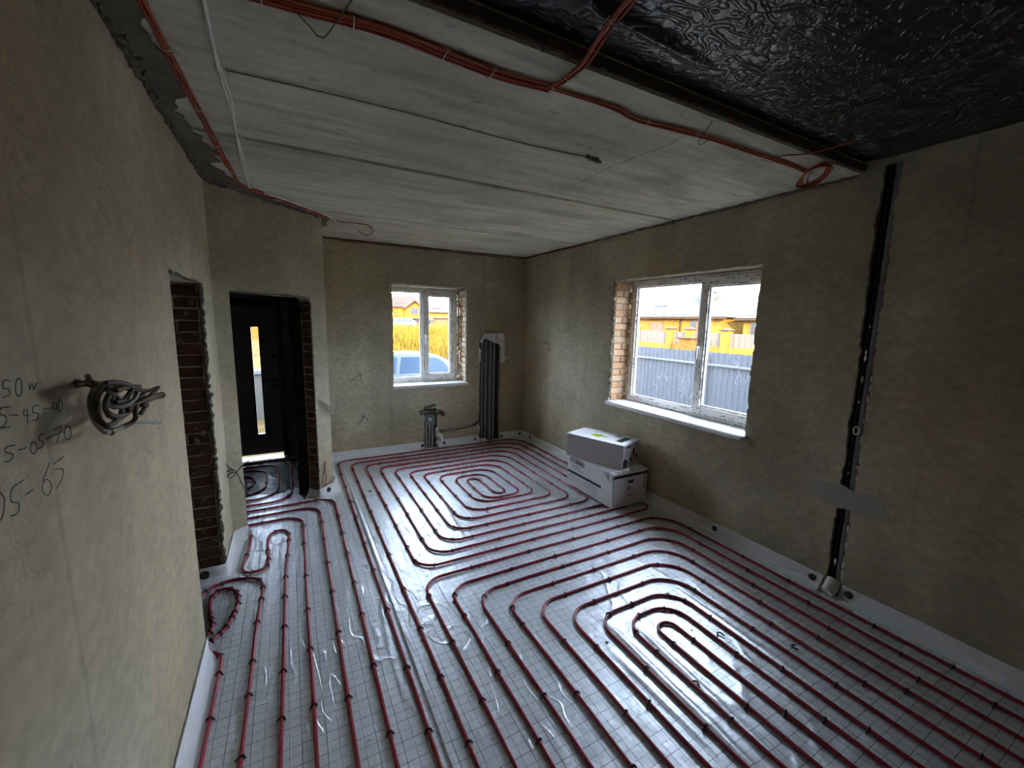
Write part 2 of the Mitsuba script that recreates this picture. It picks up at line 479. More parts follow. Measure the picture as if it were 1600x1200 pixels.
# diagonal wall with the opening to the entry
def plane_basis(o, t, n):
    return ([o[0], o[1], 0], [t[0], t[1], 0], [0, 0, 1], [n[0], n[1], 0])


op = ragged([(0.135, 2.092), (0.40, 2.098), (0.62, 2.090), (0.90, 2.092), (0.945, 2.075), (0.958, 2.03), (0.958, H + 0.3), (0.135, H + 0.3)], 0.004, 0.03, 8)
pier = Polygon([tuple(R0), tuple(D1), (-3.01, 0.04), (-3.33, 0.45), (-3.33, -1.02), tuple(R0 + n_diag * LD)])
WD = put('wall_diagonal', cat_mesh([extrude(op, 0, LD, plane_basis(D0, t_diag, n_diag)), extrude(pier, -0.02, H + 0.3)]), 'plaster',
         label='grey plastered diagonal wall around the dark opening to the entrance door', kind='structure')
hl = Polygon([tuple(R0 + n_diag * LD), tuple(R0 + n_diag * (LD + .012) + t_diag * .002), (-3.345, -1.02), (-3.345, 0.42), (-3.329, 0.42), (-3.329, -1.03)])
put('hall_shade_sheet', extrude(hl.buffer(.001), 0, H), 'hall_shade', WD)  # added sheet over the pier; its near-black colour carries the hall shade
# hidden outer shell of hall and side room, wall behind the camera
put('wall_entry', cat_mesh([box(-7.2, -4.56, 0.42, 0.62, -0.02, H + 0.3), box(-3.44, -3.0, 0.43, 0.62, -0.02, H + 0.3), box(-4.56, -3.44, 0.42, 0.62, 2.12, H + 0.3)]), 'core', label='dark hall wall around the entrance door', kind='structure')
put('wall_hall', cat_mesh([box(-7.3, -7.1, BACK, 0.62, -0.02, H + 0.3), box(-7.2, -4.26, -1.83, -1.71, -0.02, H + 0.3), box(-7.2, XL - 0.4, BACK - 0.1, BACK, -0.02, H + 0.3)]), 'core', label='raw walls of the dark side room', kind='structure')
put('wall_back', box(XL - 0.4, 0.42, BACK - 0.3, BACK, -0.02, H + 0.3), 'plaster', label='plastered wall behind the camera', kind='structure')


# plaster burrs along the tops of the openings and the ragged edges
def bricks(parent, axis, sign, front, depth, across, z0, z1, mats, pattern, g, ch=0.077, joint=0.011):
    """Bricks of a reveal facing sign*axis; across = (lo, hi) on the other horizontal axis."""
    other = 1 - axis
    row = 0
    z = z0
    while z < z1 - 0.02:
        zt = min(z + ch - joint, z1)
        a0, a1 = across
        L = a1 - a0
        cuts = pattern(row, L)
        e = [0] + cuts + [L]
        for i in range(len(e) - 1):
            s0 = a0 + e[i] + (joint / 2 if i else 0)
            s1 = a0 + e[i + 1] - (joint / 2 if i < len(e) - 2 else 0)
            lo, hi = np.zeros(3), np.zeros(3)
            lo[axis], hi[axis] = sorted((front, front - sign * depth))
            lo[other], hi[other] = s0, s1
            lo[2], hi[2] = z, zt
            put('brick', brick_mesh(lo, hi, axis, sign, g), mats[int(g.integers(len(mats)))], parent)
        z += ch
        row += 1


g = np.random.default_rng(3)
half = lambda row, L: [] if row % 2 else [L * 0.5 + g.uniform(-.02, .02)]
bricks(WR, 1, -1, -2.088, 0.05, (0.030, 0.262), 0.985, 2.395, ['brick_a', 'brick_b', 'brick_a'], half, g)
bricks(WF, 0, -1, -1.008, 0.05, (0.030, 0.255), 0.965, 2.37, ['brick_b', 'brick_pale', 'brick_pale'], half, g)
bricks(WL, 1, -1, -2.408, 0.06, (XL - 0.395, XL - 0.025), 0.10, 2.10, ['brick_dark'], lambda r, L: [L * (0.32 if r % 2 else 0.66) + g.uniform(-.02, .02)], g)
# bricks in the reveal of the diagonal opening
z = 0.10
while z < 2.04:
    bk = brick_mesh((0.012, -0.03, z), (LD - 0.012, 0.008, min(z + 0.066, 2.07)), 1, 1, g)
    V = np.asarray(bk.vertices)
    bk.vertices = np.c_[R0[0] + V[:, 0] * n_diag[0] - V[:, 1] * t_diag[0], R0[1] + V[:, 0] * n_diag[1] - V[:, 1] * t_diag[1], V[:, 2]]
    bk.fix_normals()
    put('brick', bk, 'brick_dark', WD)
    z += 0.077


# rough mortar lips: noisy beads along the broken plaster edges
def bead(path, r, seed, amp=0.6, sides=6, step=0.012):
    P = smooth_path(path, step) if len(path) > 2 else smooth_path([path[0], (np.array(path[0]) + np.array(path[1])) / 2, path[1]], step)
    gg = np.random.default_rng(seed)
    P = P + gg.normal(0, r * 0.35, P.shape)
    rr = r * (0.35 + amp * 2 * meshkit.noise(np.c_[np.arange(len(P)) * 0.35, np.zeros(len(P)), np.zeros(len(P)) + seed * 3.3]))
    return tube(P, rr, sides)


put('mortar_lip', bead([(0.012, -2.075, 0.98), (0.014, -2.078, 1.7), (0.012, -2.076, 2.39)], 0.014, 1), 'mortar', WR)
put('foam_seam', cat_mesh([bead([(0.262, -2.112, 0.98), (0.262, -2.11, 1.7), (0.262, -2.112, 2.38)], 0.022, 2), bead([(0.02, -2.10, 0.985), (0.14, -2.11, 0.985), (0.26, -2.12, 0.985)], 0.012, 21)]), 'foam', WR, label='lumpy yellow mounting foam beside the window frame')
put('mortar_lip', bead([(-1.0, 0.012, 0.95), (-0.998, 0.012, 1.7), (-1.0, 0.014, 2.36)], 0.012, 3), 'rough_foam_white', WF)
put('foam_seam', bead([(-1.03, 0.262, 0.97), (-1.03, 0.262, 1.7), (-1.03, 0.262, 2.36)], 0.020, 4), 'foam', WF, label='brown mounting foam beside the window frame')
put('mortar_lip', bead([(XL, -2.405, 0.12), (XL - 0.004, -2.402, 1.1), (XL, -2.405, 2.1)], 0.014, 5), 'mortar', WL)
put('mortar_lip', bead([(XL - 0.002, -3.222, 2.11), (XL - 0.002, -2.8, 2.108), (XL - 0.002, -2.40, 2.112)], 0.008, 6), 'mortar', WL)
e0, e1 = D0 + t_diag * 0.135, D0 + t_diag * 0.945
put('mortar_lip', bead([(e0[0], e0[1] - .003, 2.094), ((e0[0] + e1[0]) / 2, (e0[1] + e1[1]) / 2 - .003, 2.098), (e1[0], e1[1] - .003, 2.09)], 0.008, 7), 'mortar', WD)
put('mortar_lip', bead([(R0[0] - .002, R0[1], 0.1), (R0[0] - .003, R0[1], 1.1), (R0[0] - .002, R0[1], 2.05)], 0.007, 8), 'mortar', WD)
# smears of mortar on the jamb of the doorway
sm = []
for k in range(60):
    zc, xc, rr = g.uniform(0.2, 2.0), g.uniform(XL - 0.36, XL - 0.04), g.uniform(0.006, 0.022)
    s = trimesh.creation.icosphere(2, rr)
    s.apply_scale([1.0, 0.14, g.uniform(0.5, 1.6)])
    s.vertices += (meshkit.noise(np.asarray(s.vertices) * 60 + k)[:, None] - 0.5) * 0.010
    s.apply_translation([xc, -2.411, zc])
    sm.append(s)
put('mortar_smear', cat_mesh(sm), 'mortar', WL, smooth=True, kind='stuff')

# ------------------------------------------------------------------ ceiling slabs
tag('ceiling', 'grey concrete ceiling slabs with dark joints between them', kind='structure')
joints = [0.06, -1.364, -2.886, EDGE]
for i in range(3):
    y1, y0 = joints[i] - (0.014 if i else 0), joints[i + 1] + (0.014 if i < 2 else 0)
    prof = Polygon([(y0 + .012, H), (y1 - .012, H), (y1, H + .02), (y1, H + .22), (y0, H + .22), (y0, H + .02 if i < 2 else H + .012)])
    prof = Polygon([(y0 + (.012 if i < 2 else .004), H), (y1 - .012, H), (y1, H + .02), (y1, H + .22), (y0, H + .22), (y0, H + .02)])
    mm = extrude(prof, 0, 7.3, ([-7.2, 0, 0], [0, 1, 0], [0, 0, 1], [1, 0, 0]))
    put('slab', mm, 'concrete', 'ceiling')
put('joint_filler', cat_mesh([box(-7.2, 0.1, y - .02, y + .02, H + 0.016, H + .1) for y in joints[1:3]]), 'edge_brown', 'ceiling')
# dark mortar left on the ceiling along the left and diagonal walls
def smear(poly_pts, seed, z=H, th=0.010, mat='mortar'):
    poly = ragged(poly_pts, 0.030, 0.05, seed)
    mm = extrude(poly, 0, th)
    mm.apply_translation([0, 0, z - th])
    return mm


sm = [smear([(XL - .02, -4.38), (-3.74, -4.38), (-3.72, -4.0), (-3.75, -3.7), (-3.70, -3.45), (-3.78, -3.2), (-3.76, -2.9), (-3.71, -2.6), (-3.76, -2.3), (-3.68, -2.05), (-3.60, -1.86), (-3.86, -1.86)], 11),
      smear([(-3.84, -1.90), (-3.66, -1.83), (-3.44, -1.62), (-3.2, -1.40), (-3.05, -1.18), (-2.93, -1.03), (-2.97, -0.6), (-3.02, -0.6), (-3.05, -1.15)], 12)]
put('mortar_smear', cat_mesh(sm), 'mortar', 'ceiling', label='dark rough mortar smeared along the top of the left wall')
lip = [bead([(XL + .01, -4.3, H - .01), (XL + .01, -3.2, H - .012), (XL + .008, -1.95, H - .008)], 0.016, 13), bead([(-3.84, -1.905, H - .01), (-3.45, -1.55, H - .012), (-3.02, -1.13, H - .01)], 0.013, 14),
       bead([(-2.98, -0.008, H - .008), (-1.6, -0.008, H - .010), (-0.02, -0.01, H - .008)], 0.010, 15), bead([(-0.010, -0.02, H - .008), (-0.010, -2.0, H - .008), (-0.012, -4.36, H - .012)], 0.010, 16)]
put('mortar_lip', cat_mesh(lip), 'mortar', 'ceiling')
put('edge_strip', bevel_box(-4.3, .06, EDGE - .018, EDGE + .006, H + .004, H + .056, .004), 'edge_brown', 'ceiling')
put('edge_mortar', bead([(-3.84, EDGE - .012, H + .012), (-2.0, EDGE - .012, H + .012), (-0.02, EDGE - .012, H + .012)], 0.009, 17, sides=6, step=0.015), 'edge_brown', 'ceiling')


# black sheet under the roof behind the slab edge
def grid_mesh(xs, ys, zfn):
    X, Y = np.meshgrid(xs, ys, indexing='ij')
    V = np.stack([X, Y, zfn(X, Y)], -1).reshape(-1, 3)
    nx, ny = len(xs), len(ys)
    i, j = np.meshgrid(np.arange(nx - 1), np.arange(ny - 1), indexing='ij')
    a = (i * ny + j).ravel()
    F = np.concatenate([np.stack([a, a + ny, a + ny + 1], 1), np.stack([a, a + ny + 1, a + 1], 1)])
    return trimesh.Trimesh(V, F, process=False)


def membrane_z(X, Y):
    P = np.stack([X, Y, X * 0], -1)
    z = H + 0.062 + 0.014 * (meshkit.fbm(P * [1.3, 1.6, 1], 3, 5) - 0.5)
    w = meshkit.fbm(P * [1.6, 2.2, 1] + 3, 4, 9) * 6
    r = 1 - np.abs(2 * (w - np.floor(w)) - 1)
    z = z + 0.004 * np.clip((r - .6) / .4, 0, 1) ** 2
    # one deep fold that hangs near the slab edge, running away from the cable
    d = (Y + 4.62) - 0.10 * (X + 2.4)
    z = z - 0.045 * np.exp(-(d / 0.022) ** 2) * np.clip(1 - np.abs(X + 2.35) / 0.75, 0, 1)
    near = np.clip((EDGE - Y) / 0.12, 0, 1)
    return z * near + (H + 0.075) * (1 - near)


put('plastic_sheet', grid_mesh(np.linspace(XL - .05, 0.02, 300), np.linspace(BACK, EDGE + .01, 260), membrane_z), 'membrane', smooth=True,
    label='black glossy wrinkled plastic sheet stretched overhead behind the slab edge', cat='plastic sheet')
put('ceiling_board', box(XL - .4, 0.4, BACK - .2, EDGE + .02, H + .16, H + .30), 'core', label='boards above the black plastic sheet', kind='structure')

# ------------------------------------------------------------------ silver film on the floor
room = unary_union([Polygon([(0, 0), (0, BACK), (XL, BACK), (XL, -3.22), (XL - .45, -3.22), (XL - .45, -2.40), (XL, -2.40), tuple(D0), tuple(L0), tuple(L0 + n_diag * LD), (-4.6, -1.70), (-4.6, 0.40), (-3.33, 0.40), (-3.33, -1.02), tuple(R0 + n_diag * LD), tuple(R0), tuple(D1), (-3.01, 0)])])
SEAM = -2.832


def film_z(X, Y):
    P = np.stack([X, Y, X * 0], -1)
    z = 0.0030 + 0.0022 * meshkit.fbm(P * [2.2, 1.2, 1], 3, 2)
    w = meshkit.fbm(P * [2.6, 0.9, 1] + 7, 3, 4) * 6
    r = 1 - np.abs(2 * (w - np.floor(w)) - 1)
    mask = np.clip((meshkit.noise(P * [1.5, 0.8, 1] + 2, 8) - 0.45) * 5, 0, 1)
    z = z + 0.0045 * np.clip((r - .72) / .28, 0, 1) ** 1.5 * mask
    for x0, sl, y0, y1, h, s in ((-1.66, .02, -5.6, -3.95, .010, .022), (-1.505, .05, -5.9, -4.1, .008, .020), (-1.79, -.03, -5.0, -4.2, .007, .018), (-0.97, .01, -5.2, -3.95, .006, .014), (-2.02, .1, -2.7, -1.9, .006, .016), (-0.55, .03, -4.6, -3.5, .004, .012)):
        a = np.clip((Y - y0) / .25, 0, 1) * np.clip((y1 - Y) / .2, 0, 1)
        z = z + h * a * np.exp(-((X - x0 - sl * (Y - y1)) / s) ** 2)
    return z


def film(x0, x1, y0, y1, lift, edge=False):
    nx, ny = int((x1 - x0) / 0.0125), int((y1 - y0) / 0.02)
    mm = grid_mesh(np.linspace(x0, x1, nx), np.linspace(y0, y1, ny), lambda X, Y: film_z(X, Y) + lift(X, Y))
    c = mm.triangles_center
    ok = shapely.contains_xy(room.buffer(0.004), c[:, 0], c[:, 1])
    mm.update_faces(ok)
    mm.remove_unreferenced_vertices()
    return mm


put('foil_sheet', film(-4.6, SEAM + .02, BACK, 0.40, lambda X, Y: 0.004 * np.exp(-((X - SEAM) / .012) ** 2)), 'foil', smooth=True,
    label='silver grid-printed film on the left part of the floor, beside the left wall', cat='foil sheet')
put('foil_sheet', film(SEAM, 0.0, BACK, 0.0, lambda X, Y: 0 * X), 'foil', smooth=True,
    label='silver grid-printed film over most of the floor, under both pipe spirals', cat='foil sheet')
put('film_seam', box(SEAM - .012, SEAM - .007, -7.5, -1.15, 0.006, 0.0115), 'ink_grey', 'foil_sheet')


hall = unary_union([ragged([(-4.6, -.86), (-4.0, -.90), (-3.72, -.84), (-3.55, -.92), (-3.40, -.80), (-3.34, -.86), (-3.34, .39), (-4.6, .39)], .03, .06, 6)])
hm = grid_mesh(np.linspace(-4.6, -3.34, 110), np.linspace(-.95, .27, 100), lambda X, Y: film_z(X, Y) + 0.004)
hm.update_faces(shapely.contains_xy(hall, hm.triangles_center[:, 0], hm.triangles_center[:, 1]))
hm.remove_unreferenced_vertices()
put('dark_film', hm, 'membrane', smooth=True, label='black film covering the hall floor before the entrance door', cat='film sheet')

# ------------------------------------------------------------------ edge strip along the wall feet
def edge_strip(path, side):
    """Soft strip standing at the wall and curling onto the floor; path in plan, the room on the left (side=1) or right (-1)."""
    prof = [(0.004, 0.112), (0.010, 0.114), (0.011, 0.075), (0.013, 0.045), (0.020, 0.028), (0.034, 0.018), (0.052, 0.011), (0.074, 0.008), (0.074, 0.005), (0.004, 0.005)]
    P = np.asarray(path, float)
    Q = [P[0]]
    for a, b in zip(P[:-1], P[1:]):
        n = max(1, int(np.linalg.norm(b - a) / 0.06))
        Q += [a + (b - a) * k / n for k in range(1, n + 1)]
    Q = np.array(Q)
    nrm = np.zeros_like(Q)
    for k in range(len(Q)):
        ds = []
        if k: ds.append(Q[k] - Q[k - 1])
        if k < len(Q) - 1: ds.append(Q[k + 1] - Q[k])
        ns = [np.array([-d[1], d[0]]) / np.linalg.norm(d) * side for d in ds]
        v = sum(ns)
        v = v / np.linalg.norm(v)
        nrm[k] = v / max(0.5, v @ ns[0])
    V, m_ = [], len(prof)
    wob = meshkit.fbm(np.c_[Q * 3, np.zeros(len(Q))], 3, 4) - .5
    for k in range(len(Q)):
        for d, z_ in prof:
            V.append([*(Q[k] + nrm[k] * d * (1 + .25 * wob[k] * (d > .02))), z_ + (0.010 * wob[k] if z_ > .1 else 0)])
    F = []
    for k in range(len(Q) - 1):
        for j in range(m_):
            a, b = k * m_ + j, k * m_ + (j + 1) % m_
            F += [(a, b, b + m_), (a, b + m_, a + m_)]
    for base in (0, (len(Q) - 1) * m_):
        F += [(base, base + j, base + j + 1) for j in range(1, m_ - 1)]
    mm = trimesh.Trimesh(np.array(V), np.array(F), process=False)
    mm.fix_normals()
    return mm


def plug(c, n, parent, r=0.025):
    c, n = np.array(c, float), np.array(n, float)
    mm = cat_mesh([cyl(c, c + n * 0.006, r, 20), cyl(c + n * .005, c + n * 0.009, r * .55, 14)])
    return put('plug', mm, 'dark_plug', parent)


b = put('baseboard_right', edge_strip([(0, 0), (0, -4.49)], -1), 'tape', smooth=50, label='white soft edge strip along the foot of the right wall', kind='structure')
put('strip', edge_strip([(0, -4.61), (0, BACK)], -1), 'tape', b, smooth=50)
for y in (-0.30, -3.615, -4.425, -4.655, -5.60):
    plug((-0.012, y, 0.063), (-1, 0, 0), b)
b = put('baseboard_far', edge_strip([(-3.0, 0), (-1.67, 0)], -1), 'tape', smooth=50, label='white soft edge strip along the foot of the far wall', kind='structure')
put('strip', edge_strip([(-1.46, 0), (-0.79, 0)], -1), 'tape', b, smooth=50)
put('strip', edge_strip([(-0.42, 0), (0, 0)], -1), 'tape', b, smooth=50)
for x in (-1.70, -1.36, -0.855, -0.38, -0.05):
    plug((x, -0.012, 0.055), (0, -1, 0), b, 0.022)
b = put('baseboard_left', edge_strip([(XL, BACK), (XL, -3.23)], -1), 'tape', smooth=50, label='white soft edge strip along the foot of the left wall', kind='structure')
put('strip', edge_strip([(XL - .40, -2.415), (XL, -2.415), (XL, D0[1]), tuple(L0)], -1), 'tape', b, smooth=50)
plug((XL - 0.12, -2.428, 0.062), (0, -1, 0), b, 0.03)
b = put('baseboard_diagonal', edge_strip([tuple(R0 + n_diag * LD), tuple(R0), tuple(D1), (-3.01, -0.02)], -1), 'tape', smooth=50, label='white soft edge strip around the foot of the diagonal pier', kind='structure')
pc = R0 + (D1 - R0) * 0.56
plug((*(pc - n_diag * .012), 0.066), (-n_diag[0], -n_diag[1], 0), b, 0.026)

# ------------------------------------------------------------------ heating pipes
PR, PZ = 0.0098, 0.0150


def fillet(pts, r=0.15, step=0.03):
    """Rounds the corners of a plan polyline; returns dense points."""
    P = [np.array(p[:2], float) for p in pts]
    rr = [p[2] if len(p) > 2 else r for p in pts]
    out = [P[0]]
    for i in range(1, len(P) - 1):
        a, b, c = P[i - 1], P[i], P[i + 1]
        u, v = (a - b), (c - b)
        lu, lv = np.linalg.norm(u), np.linalg.norm(v)
        u, v = u / lu, v / lv
        ang = math.acos(np.clip(u @ v, -1, 1))
        if abs(math.pi - ang) < 0.02:
            out.append(b)
            continue
        d = min(rr[i] / math.tan(ang / 2), lu * 0.49, lv * 0.49)
        rad = d * math.tan(ang / 2)
        bis = (u + v) / np.linalg.norm(u + v)
        c0 = b + bis * rad / math.sin(ang / 2)
        s, e = b + u * d - c0, b + v * d - c0
        a0 = math.atan2(s[1], s[0])
        da = (math.atan2(e[1], e[0]) - a0 + math.pi) % (2 * math.pi) - math.pi
        for k in range(13):
            t = a0 + da * k / 12
            out.append(c0 + rad * np.array([math.cos(t), math.sin(t)]))
    out.append(P[-1])
    out = np.array(out)
    dense = [out[0]]
    for a, b in zip(out[:-1], out[1:]):
        n = max(1, int(np.linalg.norm(b - a) / 0.12))
        dense += [a + (b - a) * k / n for k in range(1, n + 1)]
    return np.array(dense)


def wobble(Q, amp, seed):
    P = np.c_[Q, np.full(len(Q), seed * 1.7)]
    return Q + amp * 2 * (np.stack([meshkit.fbm(P * 1.6, 2, 3), meshkit.fbm(P * 1.6 + 9, 2, 5)], -1) - .5)


def clip_mesh():
    """A staple over the pipe with two barbed feet; local x along the pipe."""
    th = np.linspace(-0.25, math.pi + 0.25, 9)
    arc = np.c_[np.zeros(9), np.cos(th) * (PR + .003), np.sin(th) * (PR + .003)]
    arc = np.vstack([[0, PR + .010, -PR - .001], arc, [0, -PR - .010, -PR - .001]])
    return tube(arc, 0.0045, 4)


CLIP = clip_mesh()
CLIP_PLY = None


def in_view(p):
    r = np.cross(FWD, UP); r /= np.linalg.norm(r)
    f = FWD / np.linalg.norm(FWD); u = np.cross(r, f)
    d = np.array(p) - CAM
    z_ = d @ f
    return z_ > 0.1 and abs(d @ r / z_) < 1.26 and abs(d @ u / z_) < 0.95


def heating_pipe(paths, label, seed, clip_step=0.42, amp=0.006, group=None, zlift=0.0):
    global CLIP_PLY
    key = numbered('heating_pipe')
    ms, n = [], 0
    labels[key] = dict(label=label, category='pipe')
    if group: labels[key]['group'] = group
    for k, Q in enumerate(paths):
        Q = wobble(np.asarray(Q), amp, seed + k)
        zz = PZ + zlift + 0.004 * (meshkit.fbm(np.c_[Q * 2.0, Q[:, :1] * 0], 2, 6) - 0.3)
        P = np.c_[Q, zz]
        S = smooth_path(P, 0.025)
        ms.append(tube(S, PR, 8))
        seg = np.r_[0, np.cumsum(np.linalg.norm(np.diff(S, axis=0), axis=1))]
        s = 0.15 + 0.2 * random.random()
        while s < seg[-1] - 0.05:
            i = int(np.searchsorted(seg, s))
            i = min(max(i, 2), len(S) - 3)
            t = S[i + 2] - S[i - 2]
            t0 = S[max(i - 8, 0)] - S[i]; t1 = S[min(i + 8, len(S) - 1)] - S[i]
            bend = math.acos(np.clip(-(t0 @ t1) / (np.linalg.norm(t0) * np.linalg.norm(t1) + 1e-9), -1, 1))
            if in_view(S[i]) and n < 290:
                if CLIP_PLY is None:
                    CLIP_PLY = mikit.ply(CLIP, 'material_black_plastic', smooth=60)
                a = math.degrees(math.atan2(t[1], t[0])) + random.uniform(-8, 8)
                scene[f'{key}__clip' + (f'_{n:03d}' if n else '')] = {**CLIP_PLY, 'to_world': T().translate(S[i].tolist()).rotate([0, 0, 1], a).rotate([1, 0, 0], random.uniform(-12, 12))}
                n += 1
            s += clip_step * (0.42 if bend > 0.35 else 1.0) * random.uniform(0.8, 1.2)
    scene[f'{key}__tube'] = mikit.ply(cat_mesh(ms), 'material_red_pipe', smooth=True)
    return key


rT, rR, rB = 0.13, 0.24, 0.15
FA = [(-2.885, -7.45), (-2.885, -.125, .14), (-.13, -.12, .30), (-.125, -2.97, .10), (-2.58, -2.97, .17), (-2.58, -.43, rT), (-.41, -.43, .30), (-.41, -2.69, .12), (-2.28, -2.69, .17), (-2.28, -.74, rT), (-.71, -.74, .28),
      (-.71, -2.39, .13), (-2.0, -2.39, .18), (-2.0, -1.04, rT), (-1.01, -1.04, .24), (-1.01, -2.11, .12), (-1.70, -2.11, .20), (-1.70, -1.32, .14), (-1.30, -1.32, .15), (-1.30, -1.955, .065), (-1.435, -1.955, .065), (-1.435, -1.44, .09), (-1.585, -1.44, .09),
      (-1.585, -2.045, .15), (-1.15, -2.045, .13), (-1.155, -1.18, .22), (-1.85, -1.18, .14), (-1.85, -2.25, .18), (-.86, -2.25, .12), (-.86, -.90, .27), (-2.135, -.90, .13), (-2.135, -2.54, .17), (-.56, -2.54, .13), (-.56, -.59, .28),
      (-2.43, -.59, .13), (-2.43, -2.83, .17), (-.27, -2.83, .10), (-.27, -.28, .30), (-2.735, -.28, .14), (-2.745, -7.45)]
heating_pipe([fillet(FA)], 'long red heating pipe laid in the far oval spiral beside the white boxes', 1, 0.46)

Ls = [-2.60, -2.455, -2.31, -2.155, -2.005, -1.86, -1.715, -1.57, -1.43]
Rs = [-.145, -.285, -.435, -.585, -.73, -.88, -1.03, -1.16, -1.295]
Tp = [-3.12, -3.275, -3.42, -3.565, -3.71, -3.86, -3.995, -4.10, -4.22]
rl = [.15, .16, .17, .17, .17, .17, .16, .15, .066]
rt = [.25, .25, .25, .25, .25, .23, .21, .17, .066]
bt = [-7.35 + .145 * k for k in range(9)]
NB = [(-2.60, -7.45)]
for k in (0, 2, 4, 6):
    NB += [(Ls[k], Tp[k], rl[k]), (Rs[k], Tp[k], rt[k]), (Rs[k], bt[k], .1), (Ls[k + 2], bt[k], .15)]
NB += [(Ls[8], Tp[8], rl[8]), (Rs[8], Tp[8], rt[8]), (Rs[8], bt[7], .06), (Rs[7], bt[7], .06), (Rs[7], Tp[7], rt[7]), (Ls[7], Tp[7], rl[7])]
for k in (5, 3, 1):
    NB += [(Ls[k + 2], bt[k], .15), (Rs[k], bt[k], .1), (Rs[k], Tp[k], rt[k]), (Ls[k], Tp[k], rl[k])]
NB += [(-2.455, -7.45)]
heating_pipe([fillet(NB)], 'long red heating pipe laid in the near oval spiral below the large window', 2, 0.46)

for x, y, lab in ((-3.04, -1.30, 'red heating pipe turning out of the hall opening, nearest the pier foot'), (-3.19, -1.455, 'red heating pipe turning out of the hall opening, second from the pier'),
                  (-3.345, -1.61, 'red heating pipe turning out of the hall opening, third from the pier')):
    heating_pipe([fillet([(x - .01, -7.45), (x - .005, -4.0), (x + .012, y, .17), (-4.55, y, .1)])], lab, 5 + x)
ov = []
for k, (y0, x1, y1) in enumerate(((-1.16, -3.42, 0.26), (-1.015, -3.55, 0.10), (-.865, -3.68, -.05), (-.72, -3.80, -.20), (-.58, -3.93, -.35))):
    ov.append(fillet([(-4.55, y0), (x1, y0, .22), (x1, y1, .22), (-4.55, y1)], .2))
heating_pipe(ov, 'red heating pipe in nested bends on the dark hall floor before the entrance door', 20)
serp = [(-3.745, -1.84), (-3.74, -1.93), (-3.74, -2.04), (-3.75, -2.19), (-3.765, -2.32), (-3.755, -2.40), (-3.72, -2.445), (-3.67, -2.455), (-3.62, -2.44), (-3.592, -2.37), (-3.595, -2.27), (-3.608, -2.08), (-3.605, -1.94), (-3.58, -1.865), (-3.535, -1.835),
        (-3.485, -1.855), (-3.455, -1.93), (-3.452, -2.06), (-3.46, -2.29), (-3.47, -2.5), (-3.475, -2.9), (-3.48, -3.5), (-3.49, -4.2), (-3.49, -5.4), (-3.49, -6.4), (-3.49, -7.45)]
heating_pipe([np.array(serp)], 'red heating pipe with an S-bend near the left corner of the diagonal wall', 30, 0.3, 0.002)
loop = [(-4.20, -2.80), (-4.06, -2.68), (-3.98, -2.60), (-3.93, -2.545), (-3.87, -2.51), (-3.79, -2.50), (-3.70, -2.53), (-3.64, -2.58), (-3.62, -2.64), (-3.613, -2.72), (-3.62, -2.89), (-3.63, -3.14), (-3.632, -3.4), (-3.64, -4.1), (-3.64, -5.2), (-3.64, -6.4), (-3.64, -7.45)]
heating_pipe([np.array(loop)], 'red heating pipe curving out of the dark left doorway', 31, 0.3, 0.002)
hair = [(-4.20, -3.05), (-4.0, -3.06), (-3.89, -3.05), (-3.868, -3.02), (-3.868, -2.96), (-3.89, -2.87), (-3.91, -2.76), (-3.91, -2.66), (-3.885, -2.605), (-3.835, -2.595), (-3.79, -2.635), (-3.76, -2.70), (-3.75, -2.78), (-3.757, -2.87), (-3.775, -2.97), (-3.80, -3.05), (-3.84, -3.10), (-3.90, -3.14), (-4.2, -3.17)]
heating_pipe([np.array(hair)], 'short red pipe loop at the threshold of the left doorway', 32, 0.16, 0.001, zlift=0.001)
hook = [(-4.20, -3.205), (-3.95, -3.205), (-3.86, -3.215), (-3.81, -3.25), (-3.788, -3.30), (-3.782, -3.38), (-3.785, -3.7), (-3.79, -4.4), (-3.79, -5.4), (-3.79, -6.4), (-3.79, -7.45)]
heating_pipe([np.array(hook)], 'red heating pipe running close along the left wall', 33, 0.3, 0.002)

# clips lying loose on the film
for (x, y, a), lab in zip(((-1.55, -4.62, 30), (-1.11, -4.45, 70), (-0.80, -4.72, 140), (-1.10, -4.04, 20), (-2.13, -3.13, 100), (-2.66, -1.30, 10), (-2.87, -1.52, 80), (-2.20, -2.66, 60)),
                          ('black clip lying loose on the film by a long fold', 'black clip lying loose right of the near spiral centre', 'black clip lying loose near the right wall pipes', 'black clip lying loose at the top bend of the near spiral', 'black clip lying loose against a pipe between both spirals', 'black clip lying loose between pipes near the far wall', 'black clip lying loose beside the leftmost spiral pipe', 'small dark ring lying on the film left of the far spiral')):
    mm = CLIP.copy()
    mm.apply_transform(trimesh.transformations.rotation_matrix(1.45, [0, 1, 0]))
    mm.apply_scale(1.15)
    mm.apply_transform(trimesh.transformations.rotation_matrix(math.radians(a), [0, 0, 1]))
    mm.apply_translation([x, y, 0.010 - mm.bounds[0][2]])
    put('loose_clip', mm, 'black_plastic', smooth=60, label=lab, cat='clip', group='loose clips on the floor film')
bits = []
for k in range(60):
    x, y = rng.uniform(-2.9, -0.1), rng.uniform(-4.6, -0.2)
    mm = trimesh.creation.icosphere(0, rng.uniform(.003, .007))
    mm.apply_scale([1.6, 1, .5])
    mm.apply_translation([x, y, 0.0085])
    bits.append(mm)
put('crumbs', cat_mesh(bits), 'copper_bit', label='small dark crumbs of debris scattered on the silver film', cat='debris', kind='stuff')


